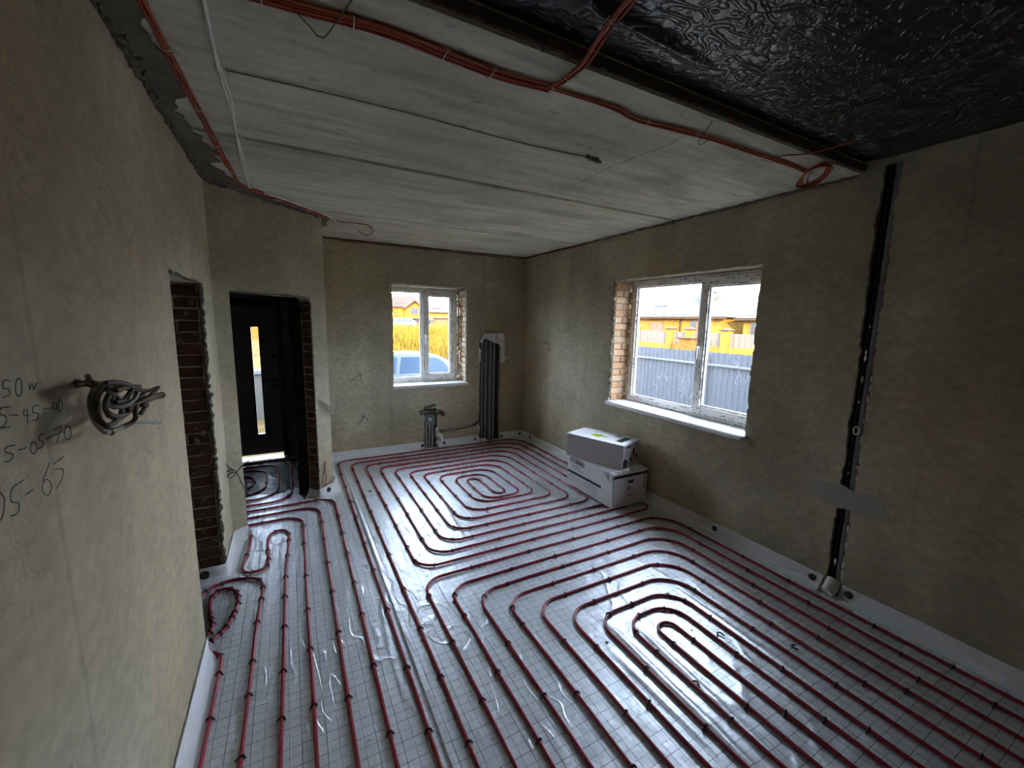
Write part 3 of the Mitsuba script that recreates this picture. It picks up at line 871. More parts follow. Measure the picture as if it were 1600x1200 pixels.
# ------------------------------------------------------------------ windows
def uv_of(mesh, fn):
    """Splits the faces and gives each vertex (u, v) from its position."""
    m_ = trimesh.Trimesh(mesh.vertices[mesh.faces].reshape(-1, 3), np.arange(len(mesh.faces) * 3).reshape(-1, 3), process=False)
    return m_, np.array([fn(v) for v in np.asarray(m_.vertices)])


def window(key, M, u0, u1, z0, z1, mull, sash_side, d, label, sash=None, glassL=None):
    """M(u, w, z) -> xyz. u runs left to right seen from inside; w outward. A fixed light and an opening sash."""
    def B(a, b, c, e, w0, w1, r=.004):
        mm = bevel_box(a, b, w0, w1, c, e, r)
        mm.vertices = np.array([M(*v) for v in np.asarray(mm.vertices)])
        mm.fix_normals()
        return mm

    def P(name, ms, parent, horizontal):
        mm = cat_mesh(ms)
        ax = lambda v: None
        inv = np.linalg.inv(np.c_[np.array(M(1, 0, 0)) - M(0, 0, 0), np.array(M(0, 1, 0)) - M(0, 0, 0), np.array(M(0, 0, 1)) - M(0, 0, 0)])
        o = np.array(M(0, 0, 0))
        q = lambda v: inv @ (v - o)
        m2, _ = uv_of(mm, lambda v: (0, 0))
        L = np.array([q(v) for v in np.asarray(m2.vertices)])
        uv = np.c_[L[:, 0], L[:, 2]] if horizontal else np.c_[L[:, 2], L[:, 0]]
        return put(name, m2, 'film_profile', parent, uv=uv)

    fw = 0.068
    tag(key, label, kind='structure')
    P('frame', [B(u0, u1, z0, z0 + fw, d, d + .07), B(u0, u1, z1 - fw, z1, d, d + .07)], key, True)
    P('frame', [B(u0, u0 + fw, z0 + fw, z1 - fw, d, d + .07), B(u1 - fw, u1, z0 + fw, z1 - fw, d, d + .07), B(mull - .035, mull + .035, z0 + fw, z1 - fw, d + .002, d + .07)], key, False)
    # fixed light: beads, glass
    a0, a1 = (u0 + fw, mull - .035) if sash_side > 0 else (mull + .035, u1 - fw)
    zb, zt = z0 + fw, z1 - fw
    bw = .014
    bd = [B(a0, a1, zb, zb + bw, d + .02, d + .05), B(a0, a1, zt - bw, zt, d + .02, d + .05), B(a0, a0 + bw, zb, zt, d + .02, d + .05), B(a1 - bw, a1, zb, zt, d + .02, d + .05)]
    put('glazing_bead', cat_mesh(bd), 'pvc_inner', key)
    pane = [(a0 + .004, d + .045, zb + .004), (a1 - .004, d + .045, zb + .004), (a1 - .004, d + .045, zt - .004), (a0 + .004, d + .045, zt - .004)]
    put('pane', (np.array([M(*v) for v in pane]), np.array([[0, 1, 2, 3]])), 'glass', key)
    # opening sash
    b0, b1 = (mull - .012, u1 - .030) if sash_side > 0 else (u0 + .030, mull + .012)
    s0, s1, sw = z0 + .032, z1 - .032, .082
    sk = P('sash', [B(b0, b1, s0, s0 + sw, d - .018, d + .055), B(b0, b1, s1 - sw, s1, d - .018, d + .055)], key, True)
    P('stile', [B(b0, b0 + sw, s0 + sw, s1 - sw, d - .018, d + .055), B(b1 - sw, b1, s0 + sw, s1 - sw, d - .018, d + .055)], sk, False)
    g0, g1, h0, h1 = b0 + sw, b1 - sw, s0 + sw, s1 - sw
    bd = [B(g0, g1, h0, h0 + bw, d, d + .035), B(g0, g1, h1 - bw, h1, d, d + .035), B(g0, g0 + bw, h0, h1, d, d + .035), B(g1 - bw, g1, h0, h1, d, d + .035)]
    put('glazing_bead', cat_mesh(bd), 'pvc_inner', sk)
    pane = [(g0 + .004, d + .03, h0 + .004), (g1 - .004, d + .03, h0 + .004), (g1 - .004, d + .03, h1 - .004), (g0 + .004, d + .03, h1 - .004)]
    put('pane', (np.array([M(*v) for v in pane]), np.array([[0, 1, 2, 3]])), 'glass', sk)
    # handle
    hu = (b0 + .036) if sash_side > 0 else (b1 - .036)
    hz = z0 + (z1 - z0) * 0.50
    hp = [B(hu - .015, hu + .015, hz - .035, hz + .035, d - .026, d - .016, .004)]
    lever = np.array([M(hu, d - .024, hz), M(hu, d - .05, hz), M(hu, d - .062, hz - .012), M(hu, d - .064, hz - .06), M(hu, d - .060, hz - .12)])
    hp.append(tube(smooth_path(lever, .01), [.010, .010, .011, .010, .008], 10))
    put('handle', cat_mesh(hp), 'handle_white', sk, smooth=40)
    return key


W1 = window('window_1', lambda u, w, z: (u, w, z), -2.23, -1.055, 0.972, 2.368, -1.585, 1, 0.245, 'small two-light white window in the far wall, a car outside')
W2 = window('window_2', lambda u, w, z: (w, -u, z), 2.128, 3.925, 0.985, 2.392, 3.085, 1, 0.245, 'large two-light white window in the right wall, a metal fence outside')


# soap streaks dried on the right window
def sills(key, x0, x1, y0, y1, z1, nose):
    mm = bevel_box(x0, x1, y0, y1, z1 - .026, z1, .006)
    k = put('sill', mm, 'sill_film', key)
    put('nose', bevel_box(*nose, z1 - .042, z1 + .001, .010), 'white_plastic', k)
    return k


sills(W1, -2.105, -0.985, -0.035, 0.262, 0.972, (-2.105, -0.985, -0.062, -0.034))
sills(W2, -0.035, 0.262, -3.815, -2.075, 0.985, (-0.062, -0.034, -3.80, -2.075))
gs = np.random.default_rng(5)
stk = []
for u_, z_, n_ in ((2.62, 1.22, 7), (2.9, 1.2, 9), (2.55, 1.6, 5), (3.5, 1.42, 4), (3.4, 1.56, 3), (2.45, 1.78, 4)):
    for k in range(n_):
        a = gs.uniform(-.10, .10); c = z_ + gs.uniform(-.07, .10)
        pts = [(u_ + a, c), (u_ + a + gs.uniform(-.03, .03), c + gs.uniform(.01, .05)), (u_ + a + gs.uniform(-.05, .05), c + gs.uniform(.05, .11))]
        stk.append(strip_mesh(pts, gs.uniform(.003, .009), 0.0006, lambda a_, b_, h_: (0.286 + h_, -a_, b_)))
MAT['soap_film'] = {'type': 'blendbsdf', 'weight': 0.20, 'a': {'type': 'thindielectric', 'int_ior': 1.01}, 'b': two({'type': 'diffuse', 'reflectance': rgb(.8, .82, .85)})}
put('soap_streak', cat_mesh(stk), 'soap_film', W2, kind='stuff')

# ------------------------------------------------------------------ entrance door
tag('door_1', 'dark grey entrance door with a narrow glass strip at the end of the hall', kind='structure')
fr = [bevel_box(-3.50, -3.44, 0.395, 0.50, 0, 2.12, .006), bevel_box(-4.56, -4.48, 0.395, 0.50, 0, 2.12, .006), bevel_box(-4.56, -3.44, 0.395, 0.50, 2.03, 2.12, .006)]
put('frame', cat_mesh(fr), 'door_black', 'door_1')
leaf = sbox(-4.50, 0.085, -3.485, 2.05).difference(sbox(-3.785, 0.355, -3.698, 1.77))
put('leaf', extrude(leaf, 0, .06, ([0, 0.405, 0], [1, 0, 0], [0, 0, 1], [0, 1, 0])), 'door_leaf', 'door_1')
gf = sbox(-3.797, 0.343, -3.686, 1.782).difference(sbox(-3.783, 0.357, -3.700, 1.768))
put('glass_trim', extrude(gf, 0, .008, ([0, 0.399, 0], [1, 0, 0], [0, 0, 1], [0, 1, 0])), 'door_black', 'door_1')
put('pane', (np.array([(-3.785, .44, .355), (-3.698, .44, .355), (-3.698, .44, 1.77), (-3.785, .44, 1.77)]), np.array([[0, 1, 2, 3]])), 'glass', 'door_1')
hk = put('handle', cat_mesh([bevel_box(-3.565, -3.53, .392, .405, 1.055, 1.105, .003), tube(smooth_path([(-3.547, .40, 1.08), (-3.547, .36, 1.08), (-3.56, .35, 1.08), (-3.67, .35, 1.08)], .01), .009, 8)]), 'door_black', 'door_1')
put('lock_plate', bevel_box(-3.572, -3.522, .394, .406, .965, 1.015, .003), 'door_black', 'door_1')
put('lock_plate', bevel_box(-3.572, -3.522, .394, .406, 1.36, 1.41, .003), 'door_black', 'door_1')
put('sill', cat_mesh([bevel_box(-4.55, -3.45, .30, .50, .0, .035, .006), bevel_box(-4.50, -3.42, .28, .30, .0, .03, .004)]), 'threshold', 'door_1', label='pale metal threshold catching light')

# ------------------------------------------------------------------ pipes in the chase of the right wall
t = thing('riser_pipe', 'dark and grey insulated pipes standing in the chase of the right wall', 'pipe')
put('dark_pipe', cat_mesh([cyl((0.060, -4.520, 0.02), (0.060, -4.520, H + .05), 0.021, 12)]), 'insulation_dark', t, smooth=60)
put('grey_pipe', cat_mesh([cyl((0.040, -4.568, 0.02), (0.040, -4.568, H + .05), 0.022, 12)]), 'insulation_grey', t, smooth=60)
put('back_tape', box(.100, .108, -4.60, -4.49, 0, H), 'insulation_dark', t)
fb = []
for k in range(46):
    z_ = g.choice([g.uniform(.05, .62), g.uniform(.85, 2.2)], p=[.45, .55])
    y_ = -4.594 + g.normal(0, .004) if g.random() < .8 else -4.545
    s = trimesh.creation.icosphere(1, g.uniform(.004, .012))
    s.apply_scale([.8, .7, g.uniform(1, 3.0)])
    s.vertices += g.normal(0, .0012, s.vertices.shape)
    s.apply_translation([0.004, y_, z_])
    fb.append(s)
put('foam_blob', cat_mesh(fb), 'rough_foam_white', t, kind='stuff')
put('foot_sleeve', tube(smooth_path([(0.03, -4.545, .10), (-.01, -4.545, .05), (-.05, -4.54, .025)], .01), [.045, .05, .038], 10), 'rough_foam_white', t, smooth=60)
ringpts = [(-0.022 + 0 * a, -4.565 + .017 * math.cos(a), 1.22 + .026 * math.sin(a)) for a in np.linspace(0, 6.3, 14)]
put('pipe_ring', tube(np.array(ringpts), .006, 6), 'rough_foam_white', t, smooth=60)
pp = [(-4.329, 0.760), (-4.362, 0.790), (-4.500, 0.820), (-4.580, 0.795), (-4.616, 0.797), (-4.730, 0.797), (-4.768, 0.758), (-4.808, 0.671), (-4.769, 0.681), (-4.704, 0.663), (-4.633, 0.655), (-4.578, 0.654), (-4.512, 0.643), (-4.430, 0.658), (-4.364, 0.687), (-4.332, 0.730)]
put('plaster_patch', extrude(ragged(pp, .006, .02, 4), 0, .009, ([-0.004, 0, 0], [0, 1, 0], [0, 0, 1], [1, 0, 0])), 'patch_plaster', WR, label='smear of darker plaster across the pipe chase')

# ------------------------------------------------------------------ chases of the far wall
t = thing('corner_pipes', 'tall dark insulated pipes in the chase at the far right corner', 'pipe')
put('back_board', box(-.78, -.43, .088, .10, 0, 1.65), 'insulation_grey', t)
for x, r_, mt, nm in ((-.725, .030, 'insulation_grey', 'wide_pipe'), (-.655, .032, 'insulation_grey', 'wide_pipe'), (-.580, .034, 'insulation_grey', 'wide_pipe'), (-.512, .018, 'pipe_grey', 'thin_pipe'), (-.462, .020, 'insulation_dark', 'dark_pipe')):
    put(nm, cyl((x, .050, .01), (x, .050, 1.60 if nm == 'wide_pipe' else 1.66), r_, 12), mt, t, smooth=60)
put('edge_foam', bead([(-.785, .0, 1.28), (-.785, .0, 1.4), (-.783, .0, 1.48)], .020, 33), 'rough_foam_white', t)
put('foot_foam', cat_mesh([bead([(-.79, -.01, .04), (-.72, -.03, .03), (-.64, -.03, .02)], .022, 34), bead([(-.80, .0, .30), (-.79, -.005, .2), (-.80, -.01, .10)], .02, 35)]), 'rough_foam_white', t)
# cloth over the top of the pipes
def cloth():
    top = [(-.80, 1.575), (-.745, 1.665), (-.74, 1.70), (-.715, 1.718), (-.56, 1.722), (-.42, 1.715), (-.378, 1.67), (-.370, 1.50), (-.366, 1.38), (-.33, 1.335), (-.365, 1.30), (-.353, 1.245), (-.447, 1.265), (-.445, 1.42), (-.442, 1.535), (-.575, 1.58), (-.705, 1.64), (-.757, 1.57)]
    m_ = extrude(Polygon(top), 0, .02)
    m_ = m_.subdivide_to_size(.04)
    V = np.asarray(m_.vertices)
    dz = .010 * np.sin(V[:, 0] * 45 + V[:, 1] * 12) + .018 * (meshkit.fbm(np.c_[V[:, :2] * 9, V[:, 2:] * 0], 3, 2) - .5)
    m_.vertices = np.c_[V[:, 0], -0.015 - V[:, 2] - dz - .05 * np.clip((V[:, 1] - 1.62) / .1, 0, 1) * 0.6, V[:, 1]]
    m_.fix_normals()
    return m_


put('cloth', cloth(), 'cloth_white', smooth=40, label='white foam wrap draped over the pipe tops near the far corner', cat='wrap')

t = thing('supply_pipes', 'three short pale pipes under a mounting plate in the far wall chase', 'pipe')
for x, mt in ((-1.625, 'pipe_grey'), (-1.578, 'pipe_grey'), (-1.533, 'pipe_grey')):
    put('pipe', cyl((x, .030, .01), (x, .030, .38), .014, 12), mt, t, smooth=60)
put('mounting_plate', bevel_box(-1.655, -1.49, .012, .04, .34, .53, .004), 'insulation_grey', t)
put('cap', cat_mesh([cyl((-1.575, .012, .44), (-1.575, -.012, .44), .022, 16), cyl((-1.575, -.012, .44), (-1.575, -.018, .44), .010, 12)]), 'white_plastic', t, smooth=40)
put('mortar_crust', cat_mesh([bead([(-1.70, .0, .545), (-1.55, -.005, .565), (-1.40, .0, .53), (-1.36, .004, .50)], .030, 41), bead([(-1.66, .004, .62), (-1.56, .0, .64), (-1.47, .004, .66)], .020, 42)]), 'mortar', t)
put('red_fitting', bead([(-1.60, -.008, .535), (-1.52, -.010, .53), (-1.46, -.008, .525)], .018, 43), 'brick_dark', t)
put('side_foam', cat_mesh([bead([(-1.475, -.004, .30), (-1.455, -.01, .2), (-1.40, -.012, .12), (-1.45, -.012, .06)], .03, 44)]), 'rough_foam_white', t)
t = thing('branch_pipe', 'thin pale pipe in the sloping groove between the two far wall chases', 'pipe')
put('tube', tube(smooth_path([(-1.45, .02, .225), (-1.2, .018, .25), (-1.0, .016, .274), (-.80, .02, .30)], .02), .013, 8), 'pale_cable', t, smooth=60)
put('end_foam', cat_mesh([bead([(-.88, .002, .285), (-.82, -.004, .31), (-.79, -.004, .34)], .020, 45), bead([(-1.46, .0, .30), (-1.43, .0, .26), (-1.36, .002, .235)], .018, 46)]), 'mortar', t)
ring = [(-.65 + .058 * math.cos(a), -.003, 2.54 + .055 * math.sin(a)) for a in np.linspace(0, 2 * math.pi, 25)]
put('vent_ring', cat_mesh([tube(np.array(ring), .007, 6), cyl((-.65, .002, 2.54), (-.65, -.004, 2.54), .05, 20)]), 'plaster', WF, label='round plastered vent outline near the far corner')


# ------------------------------------------------------------------ cartons
def flat_on(fn, poly, th, mat, parent, name='print', label=None):
    m_ = extrude(poly, 0, th)
    V = np.asarray(m_.vertices)
    m_.vertices = np.array([fn(*v) for v in V])
    m_.fix_normals()
    return put(name, m_, mat, parent, label=label)


def text_on(fn, s, h, at, mat, parent, bold=True):
    m_ = meshkit.text_mesh(s, h, 0.0008, bold)
    V = np.asarray(m_.vertices) + [at[0], at[1], 0]
    m_.vertices = np.array([fn(*v) for v in V])
    m_.fix_normals()
    return put('lettering', m_, mat, parent)


t = thing('carton', 'white printed carton standing on the floor pipes, lower of the two', 'box')
x0, x1, y0, y1, z0, z1 = -.55, -.075, -2.84, -2.06, .026, .398
put('body', bevel_box(x0, x1, y0, y1, z0, z1, .006), 'carton_white', t)
faceF = lambda a, b, h: (x0 - .0006 - h, y1 - a, z0 + b)        # long face towards -x, a from its left end
faceE = lambda a, b, h: (x0 + a, y0 - .0006 - h, z0 + b)        # end towards -y
flat_on(faceF, sbox(.01, .155, .60, .185), .0006, 'ink', t, label='black stripe')
flat_on(faceE, sbox(.005, .315, .47, .345), .0006, 'ink', t, label='black stripe')
text_on(faceF, 'REGENS', .050, (.04, .285), 'ink', t)
text_on(faceF, 'Кондиционер', .020, (.06, .245), 'ink_grey', t)
flat_on(faceF, sbox(.045, .214, .30, .222), .0006, 'ink_grey', t)
for k in range(7):
    flat_on(faceF, sbox(.05 + k * .072, .075, .10 + k * .072, .135).difference(sbox(.054 + k * .072, .079, .096 + k * .072, .131)), .0006, 'ink_grey', t)
flat_on(faceE, sbox(.20, .245, .28, .275), .0006, 'ink', t)
flat_on(faceE, unary_union([sbox(.20, .17, .23, .21), sbox(.24, .175, .25, .205), sbox(.265, .18, .28, .20), sbox(.20, .165, .29, .17)]), .0006, 'ink_grey', t)
flat_on(faceE, sbox(.19, .110, .30, .118), .0006, 'ink', t)
flat_on(faceE, unary_union([sbox(.42, .30 - k * .03, .45, .318 - k * .03) for k in range(6)]), .0006, 'ink_grey', t)
flat_on(faceE, sbox(.07, .235, .11, .242), .0006, 'ink_grey', t)
# torn flap and strap on the top near corner
flap = trimesh.Trimesh(np.array([(x0 + .02, y0 + .10, z1 + .004), (x0 - .035, y0 + .12, z1 - .02), (x0 - .03, y0 + .03, z1 - .075), (x0 - .006, y0 - .004, z1 - .012), (x0 + .10, y0 - .012, z1 + .003)]), np.array([[0, 1, 2], [0, 2, 3], [0, 3, 4]]))
put('flap', cat_mesh([flap, trimesh.Trimesh(flap.vertices + [0, -.0015, -.002], flap.faces[:, ::-1])]), 'carton', t)
put('seam', cat_mesh([bevel_box(x0 - .002, x0 + .004, y0 - .003, y0 + .004, z0, z1 - .02, .0015), box(x0 + .03, x1 - .01, y0 + .02, y0 + .028, z1, z1 + .0012)]), 'ink_grey', t)

t = thing('carton', 'grey carton with a green emblem lying on top of the white printed carton', 'box')
o = np.array([-.63, -2.13]); ex = np.array([.23, -.67]); LX = np.linalg.norm(ex); ex /= LX
ey = np.array([-ex[1], ex[0]]); LY = .372
if ey[0] < 0: ey = -ey
zb, zt = .400, .660
um = bevel_box(0, LX, 0, LY, zb, zt, .006)
conv = lambda v: (o[0] + ex[0] * v[0] + ey[0] * v[1], o[1] + ex[1] * v[0] + ey[1] * v[1], v[2])
um.vertices = np.array([conv(v) for v in np.asarray(um.vertices)]); um.fix_normals()
put('body', um, 'carton', t)
lid = bevel_box(-.001, LX + .001, -.001, LY + .001, zt - .002, zt + .004, .002)
lid.vertices = np.array([conv(v) for v in np.asarray(lid.vertices)]); lid.fix_normals()
put('lid', lid, 'carton_white', t)
topF = lambda a, b, h: conv((a, b, zt + .0045 + h))
endF = lambda a, b, h: conv((LX + .0006 + h, a, zb + b))
flat_on(topF, sbox(.245, .11, .345, .22), .0006, 'ink_green', t, label='green emblem')
flat_on(topF, unary_union([Point(.375, .165).buffer(.028), sbox(.35, .15, .41, .165), sbox(.39, .15, .405, .19)]).difference(Point(.375, .165).buffer(.014)), .0006, 'ink_green', t, label='green emblem')
flat_on(topF, sbox(.56, .10, .635, .31), .0006, 'ink', t, label='dark label')
flat_on(topF, unary_union([sbox(.46 + k * .012, .26, .467 + k * .012, .34) for k in range(6)]), .0006, 'ink_grey', t)
flat_on(endF, unary_union([Point(.23, .16).buffer(.03), sbox(.225, .10, .245, .16), Point(.17, .09).buffer(.022), Point(.30, .10).buffer(.025), sbox(.15, .06, .33, .068)]), .0006, 'ink', t)
flat_on(endF, sbox(.04, .222, .19, .236), .0006, 'ink', t)
flat_on(endF, Point(.07, .165).buffer(.03).difference(Point(.07, .165).buffer(.020)), .0006, 'ink_grey', t)
flat_on(endF, unary_union([sbox(.28 + k * .014, .18, .287 + k * .014, .225) for k in range(4)]), .0006, 'ink_grey', t)
flat_on(endF, Point(.055, .065).buffer(.05).intersection(sbox(.0, 0, .2, .2)), .0006, 'ink', t)
arc = [conv((LX + .012, .03 + .045 * math.cos(a) + .03, zb + .062 + .055 * math.sin(a))) for a in np.linspace(-1.7, 1.8, 12)]
put('strap', tube(np.array(arc), .004, 6), 'white_plastic', t, smooth=60)
wp = [(-.50, -2.82, .404), (-.42, -2.83, .418), (-.34, -2.815, .41), (-.27, -2.81, .425), (-.20, -2.825, .41), (-.24, -2.835, .402), (-.33, -2.835, .415), (-.40, -2.825, .405)]
put('strap_roll', bead(wp, .010, 50, amp=.25, sides=7), 'white_plastic', smooth=60, label='crumpled white packing strap on the edge of the lower carton', cat='strap')


# ------------------------------------------------------------------ cables under the ceiling
def bundle(name, path, n, spread, r, mats, label, seed, tie_at=(), sides=5, tie_mat='tie_plastic'):
    """Several strands following one path; ties hold them."""
    gg = np.random.default_rng(seed)
    P = smooth_path(np.array(path, float), 0.05)
    tt = np.gradient(P, axis=0); tt /= np.linalg.norm(tt, axis=1, keepdims=True) + 1e-9
    sd = np.cross(tt, [0, 0, 1.0]); sd /= np.linalg.norm(sd, axis=1, keepdims=True) + 1e-9
    key = thing(name, label, 'cable')
    s = np.linspace(0, 1, len(P)) * len(P) * .05
    for k in range(n):
        off = (k - (n - 1) / 2) * spread
        wv = np.array([meshkit.noise(np.c_[s * 2.2, s * 0, s * 0 + 7.7 * k + seed]), meshkit.noise(np.c_[s * 1.7, s * 0 + 3, s * 0 + 5.1 * k + seed])]).T - .5
        Q = P + sd * (off + wv[:, :1] * spread * 2.6) + np.c_[s * 0, s * 0, -np.abs(wv[:, 1]) * spread * 1.4 - r]
        put('cable', tube(smooth_path(Q, .03), r, sides), mats[k % len(mats)], key, smooth=True)
    for f in tie_at:
        i = int(f * (len(P) - 1))
        w_ = n * spread * .62 + .006
        lp = [P[i] + sd[i] * w_ * math.cos(a) + np.array([0, 0, -.012 - .012 * math.sin(a)]) for a in np.linspace(0, 2 * math.pi, 12)]
        lp.append(lp[-1] + sd[i] * .02 + [0, 0, -.02])
        put('cable_tie', tube(np.array(lp), .0022, 4), tie_mat, key)
    return key


Zc = H - 0.004
bundle('red_cable_bundle', [(-3.84, -4.17, Zc), (-3.38, -4.18, Zc), (-3.0, -4.215, Zc), (-2.55, -4.19, Zc), (-2.32, -4.21, Zc)], 6, .0090, .0060, ['red_cable', 'red_cable', 'orange_cable'], 'thick bundle of red cables along the ceiling near the slab edge', 1, (.33, .50, .70, .86))
bundle('red_cable_bundle', [(-2.32, -4.21, Zc), (-1.98, -4.225, Zc), (-1.79, -4.20, Zc), (-1.38, -4.245, Zc), (-0.95, -4.255, Zc), (-0.48, -4.245, Zc), (-.36, -4.23, Zc)], 3, .0085, .0058, ['red_cable', 'red_cable', 'orange_cable'], 'thinner run of red cables ending in the coil near the right wall', 2, (.02, .28, .45, .63))
bundle('red_cable_branch', [(-2.33, -4.21, Zc), (-2.32, -4.30, Zc - .01), (-2.32, -4.38, Zc - .012), (-2.325, -4.46, Zc - .015), (-2.35, -4.6, H + .005), (-2.37, -4.8, H + .015), (-2.4, -5.1, H + .02), (-2.42, -5.8, H + .02)], 3, .0085, .0058, ['red_cable', 'orange_cable', 'red_cable'], 'red cable branch running over the slab edge under the black sheet', 3, (.12, .30, .42))
bundle('red_cable_bundle', [(-3.73, -4.38, Zc), (-3.715, -3.92, Zc), (-3.70, -3.5, Zc), (-3.675, -2.85, Zc), (-3.65, -2.25, Zc), (-3.62, -1.92, Zc), (-3.53, -1.78, Zc), (-3.40, -1.66, Zc), (-3.15, -1.41, Zc), (-3.02, -1.24, Zc), (-2.90, -1.10, Zc)], 3, .0085, .0058, ['red_cable', 'orange_cable', 'red_cable'], 'red cables along the ceiling above the left wall', 4, (.2, .34, .48, .62, .8, .9))
bundle('red_cable_bundle', [(-3.58, -1.86, Zc), (-3.40, -1.675, Zc), (-3.15, -1.425, Zc), (-3.03, -1.27, Zc)], 4, .0085, .0058, ['red_cable'], 'short thick bundle of red cables above the diagonal wall', 5, (.4, .62))
bundle('thin_cable', [(-3.53, -4.38, Zc), (-3.55, -3.82, Zc), (-3.54, -3.35, Zc), (-3.555, -2.84, Zc), (-3.57, -2.13, Zc), (-3.55, -1.82, Zc), (-3.34, -1.68, Zc), (-3.04, -1.34, Zc), (-2.87, -1.09, Zc)], 2, .0075, .0058, ['white_cable'], 'pair of white cables across the ceiling left of the middle', 6, (.2, .4), tie_mat='white_cable')
bundle('thin_cable', [(-3.53, -3.65, Zc), (-3.08, -3.68, Zc), (-2.79, -3.685, Zc), (-2.58, -3.68, Zc), (-2.11, -3.665, Zc), (-1.67, -3.69, Zc)], 1, .005, .0038, ['grey_cable'], 'thin grey cable crossing the middle of the ceiling', 7)
put('knot', bead([(-1.72, -3.70, Zc - .004), (-1.65, -3.69, Zc - .008), (-1.60, -3.68, Zc - .004)], .010, 60), 'dirty_cable', 'thin_cable_001')
bundle('thin_cable', [(-2.90, -1.10, Zc), (-2.82, -1.03, Zc), (-2.66, -1.10, Zc - .01), (-2.56, -1.11, Zc - .02), (-2.50, -.98, Zc - .03), (-2.46, -.78, Zc - .03), (-2.50, -.60, Zc - .03), (-2.58, -.66, Zc - .02), (-2.62, -.80, Zc - .02)], 1, .005, .0045, ['red_cable'], 'loose red cable end curled on the ceiling near the diagonal pier', 8)
bundle('thin_cable', [(-2.83, -.05, H - .025), (-2.6, -.035, H - .03), (-2.2, -.03, H - .025), (-1.6, -.03, H - .025), (-.8, -.03, H - .03), (-.1, -.04, H - .025), (-.04, -.6, H - .02), (-.035, -1.5, H - .02)], 2, .008, .0048, ['red_cable', 'orange_cable'], 'red cables along the top of the far wall', 9, (.08, .2))
cl = []
for k in range(4):
    rx, rz = .105 + .006 * k, .10 - .005 * k
    cl.append(np.array([(-.37 + rx * math.cos(a) + .01 * math.sin(3 * a + k), -4.285 + .085 * math.sin(a + .2 * k), H - .055 - .04 * math.sin(a) + .006 * k) for a in np.linspace(-.6, 5.9, 26)]))
t = thing('cable_coil', 'coil of red cable hanging at the ceiling corner by the right wall', 'cable coil')
for k, c in enumerate(cl):
    put('cable', tube(smooth_path(c, .02), .005, 6), 'red_cable' if k % 2 else 'orange_cable', t, smooth=True)
put('cable_end', tube(smooth_path([(-.30, -4.22, H - .05), (-.27, -4.17, H - .07), (-.22, -4.15, H - .05), (-.20, -4.19, H - .04)], .01), .005, 6), 'orange_cable', t, smooth=True)
put('dark_end', tube(smooth_path([(-.42, -4.30, H - .02), (-.40, -4.27, H - .05), (-.36, -4.24, H - .09)], .01), .003, 5), 'dirty_cable', t, smooth=True)
bundle('thin_cable', [(-.78, -4.25, Zc), (-.76, -4.33, Zc - .005), (-.70, -4.40, Zc - .008), (-.64, -4.50, H + .0), (-.60, -4.60, H + .015)], 1, .005, .0045, ['orange_cable'], 'single red cable leaving over the slab edge beside the coil', 10)
for pts, lab in (([(-3.30, -4.175, Zc), (-3.24, -4.13, Zc - .02), (-3.20, -4.11, Zc - .03), (-3.15, -4.24, Zc - .01), (-3.12, -4.33, Zc)], 'thin dark wire loop by the thick red bundle'),
                 ([(-1.49, -4.38, Zc - .01), (-1.42, -4.29, Zc - .01), (-1.345, -4.19, Zc - .015), (-1.31, -4.18, Zc - .015), (-1.315, -4.22, Zc - .01)], 'thin hooked wire across the red cables')):
    put('wire', tube(smooth_path(np.array(pts), .02), .0024, 5), 'dirty_cable', smooth=True, label=lab, cat='wire')

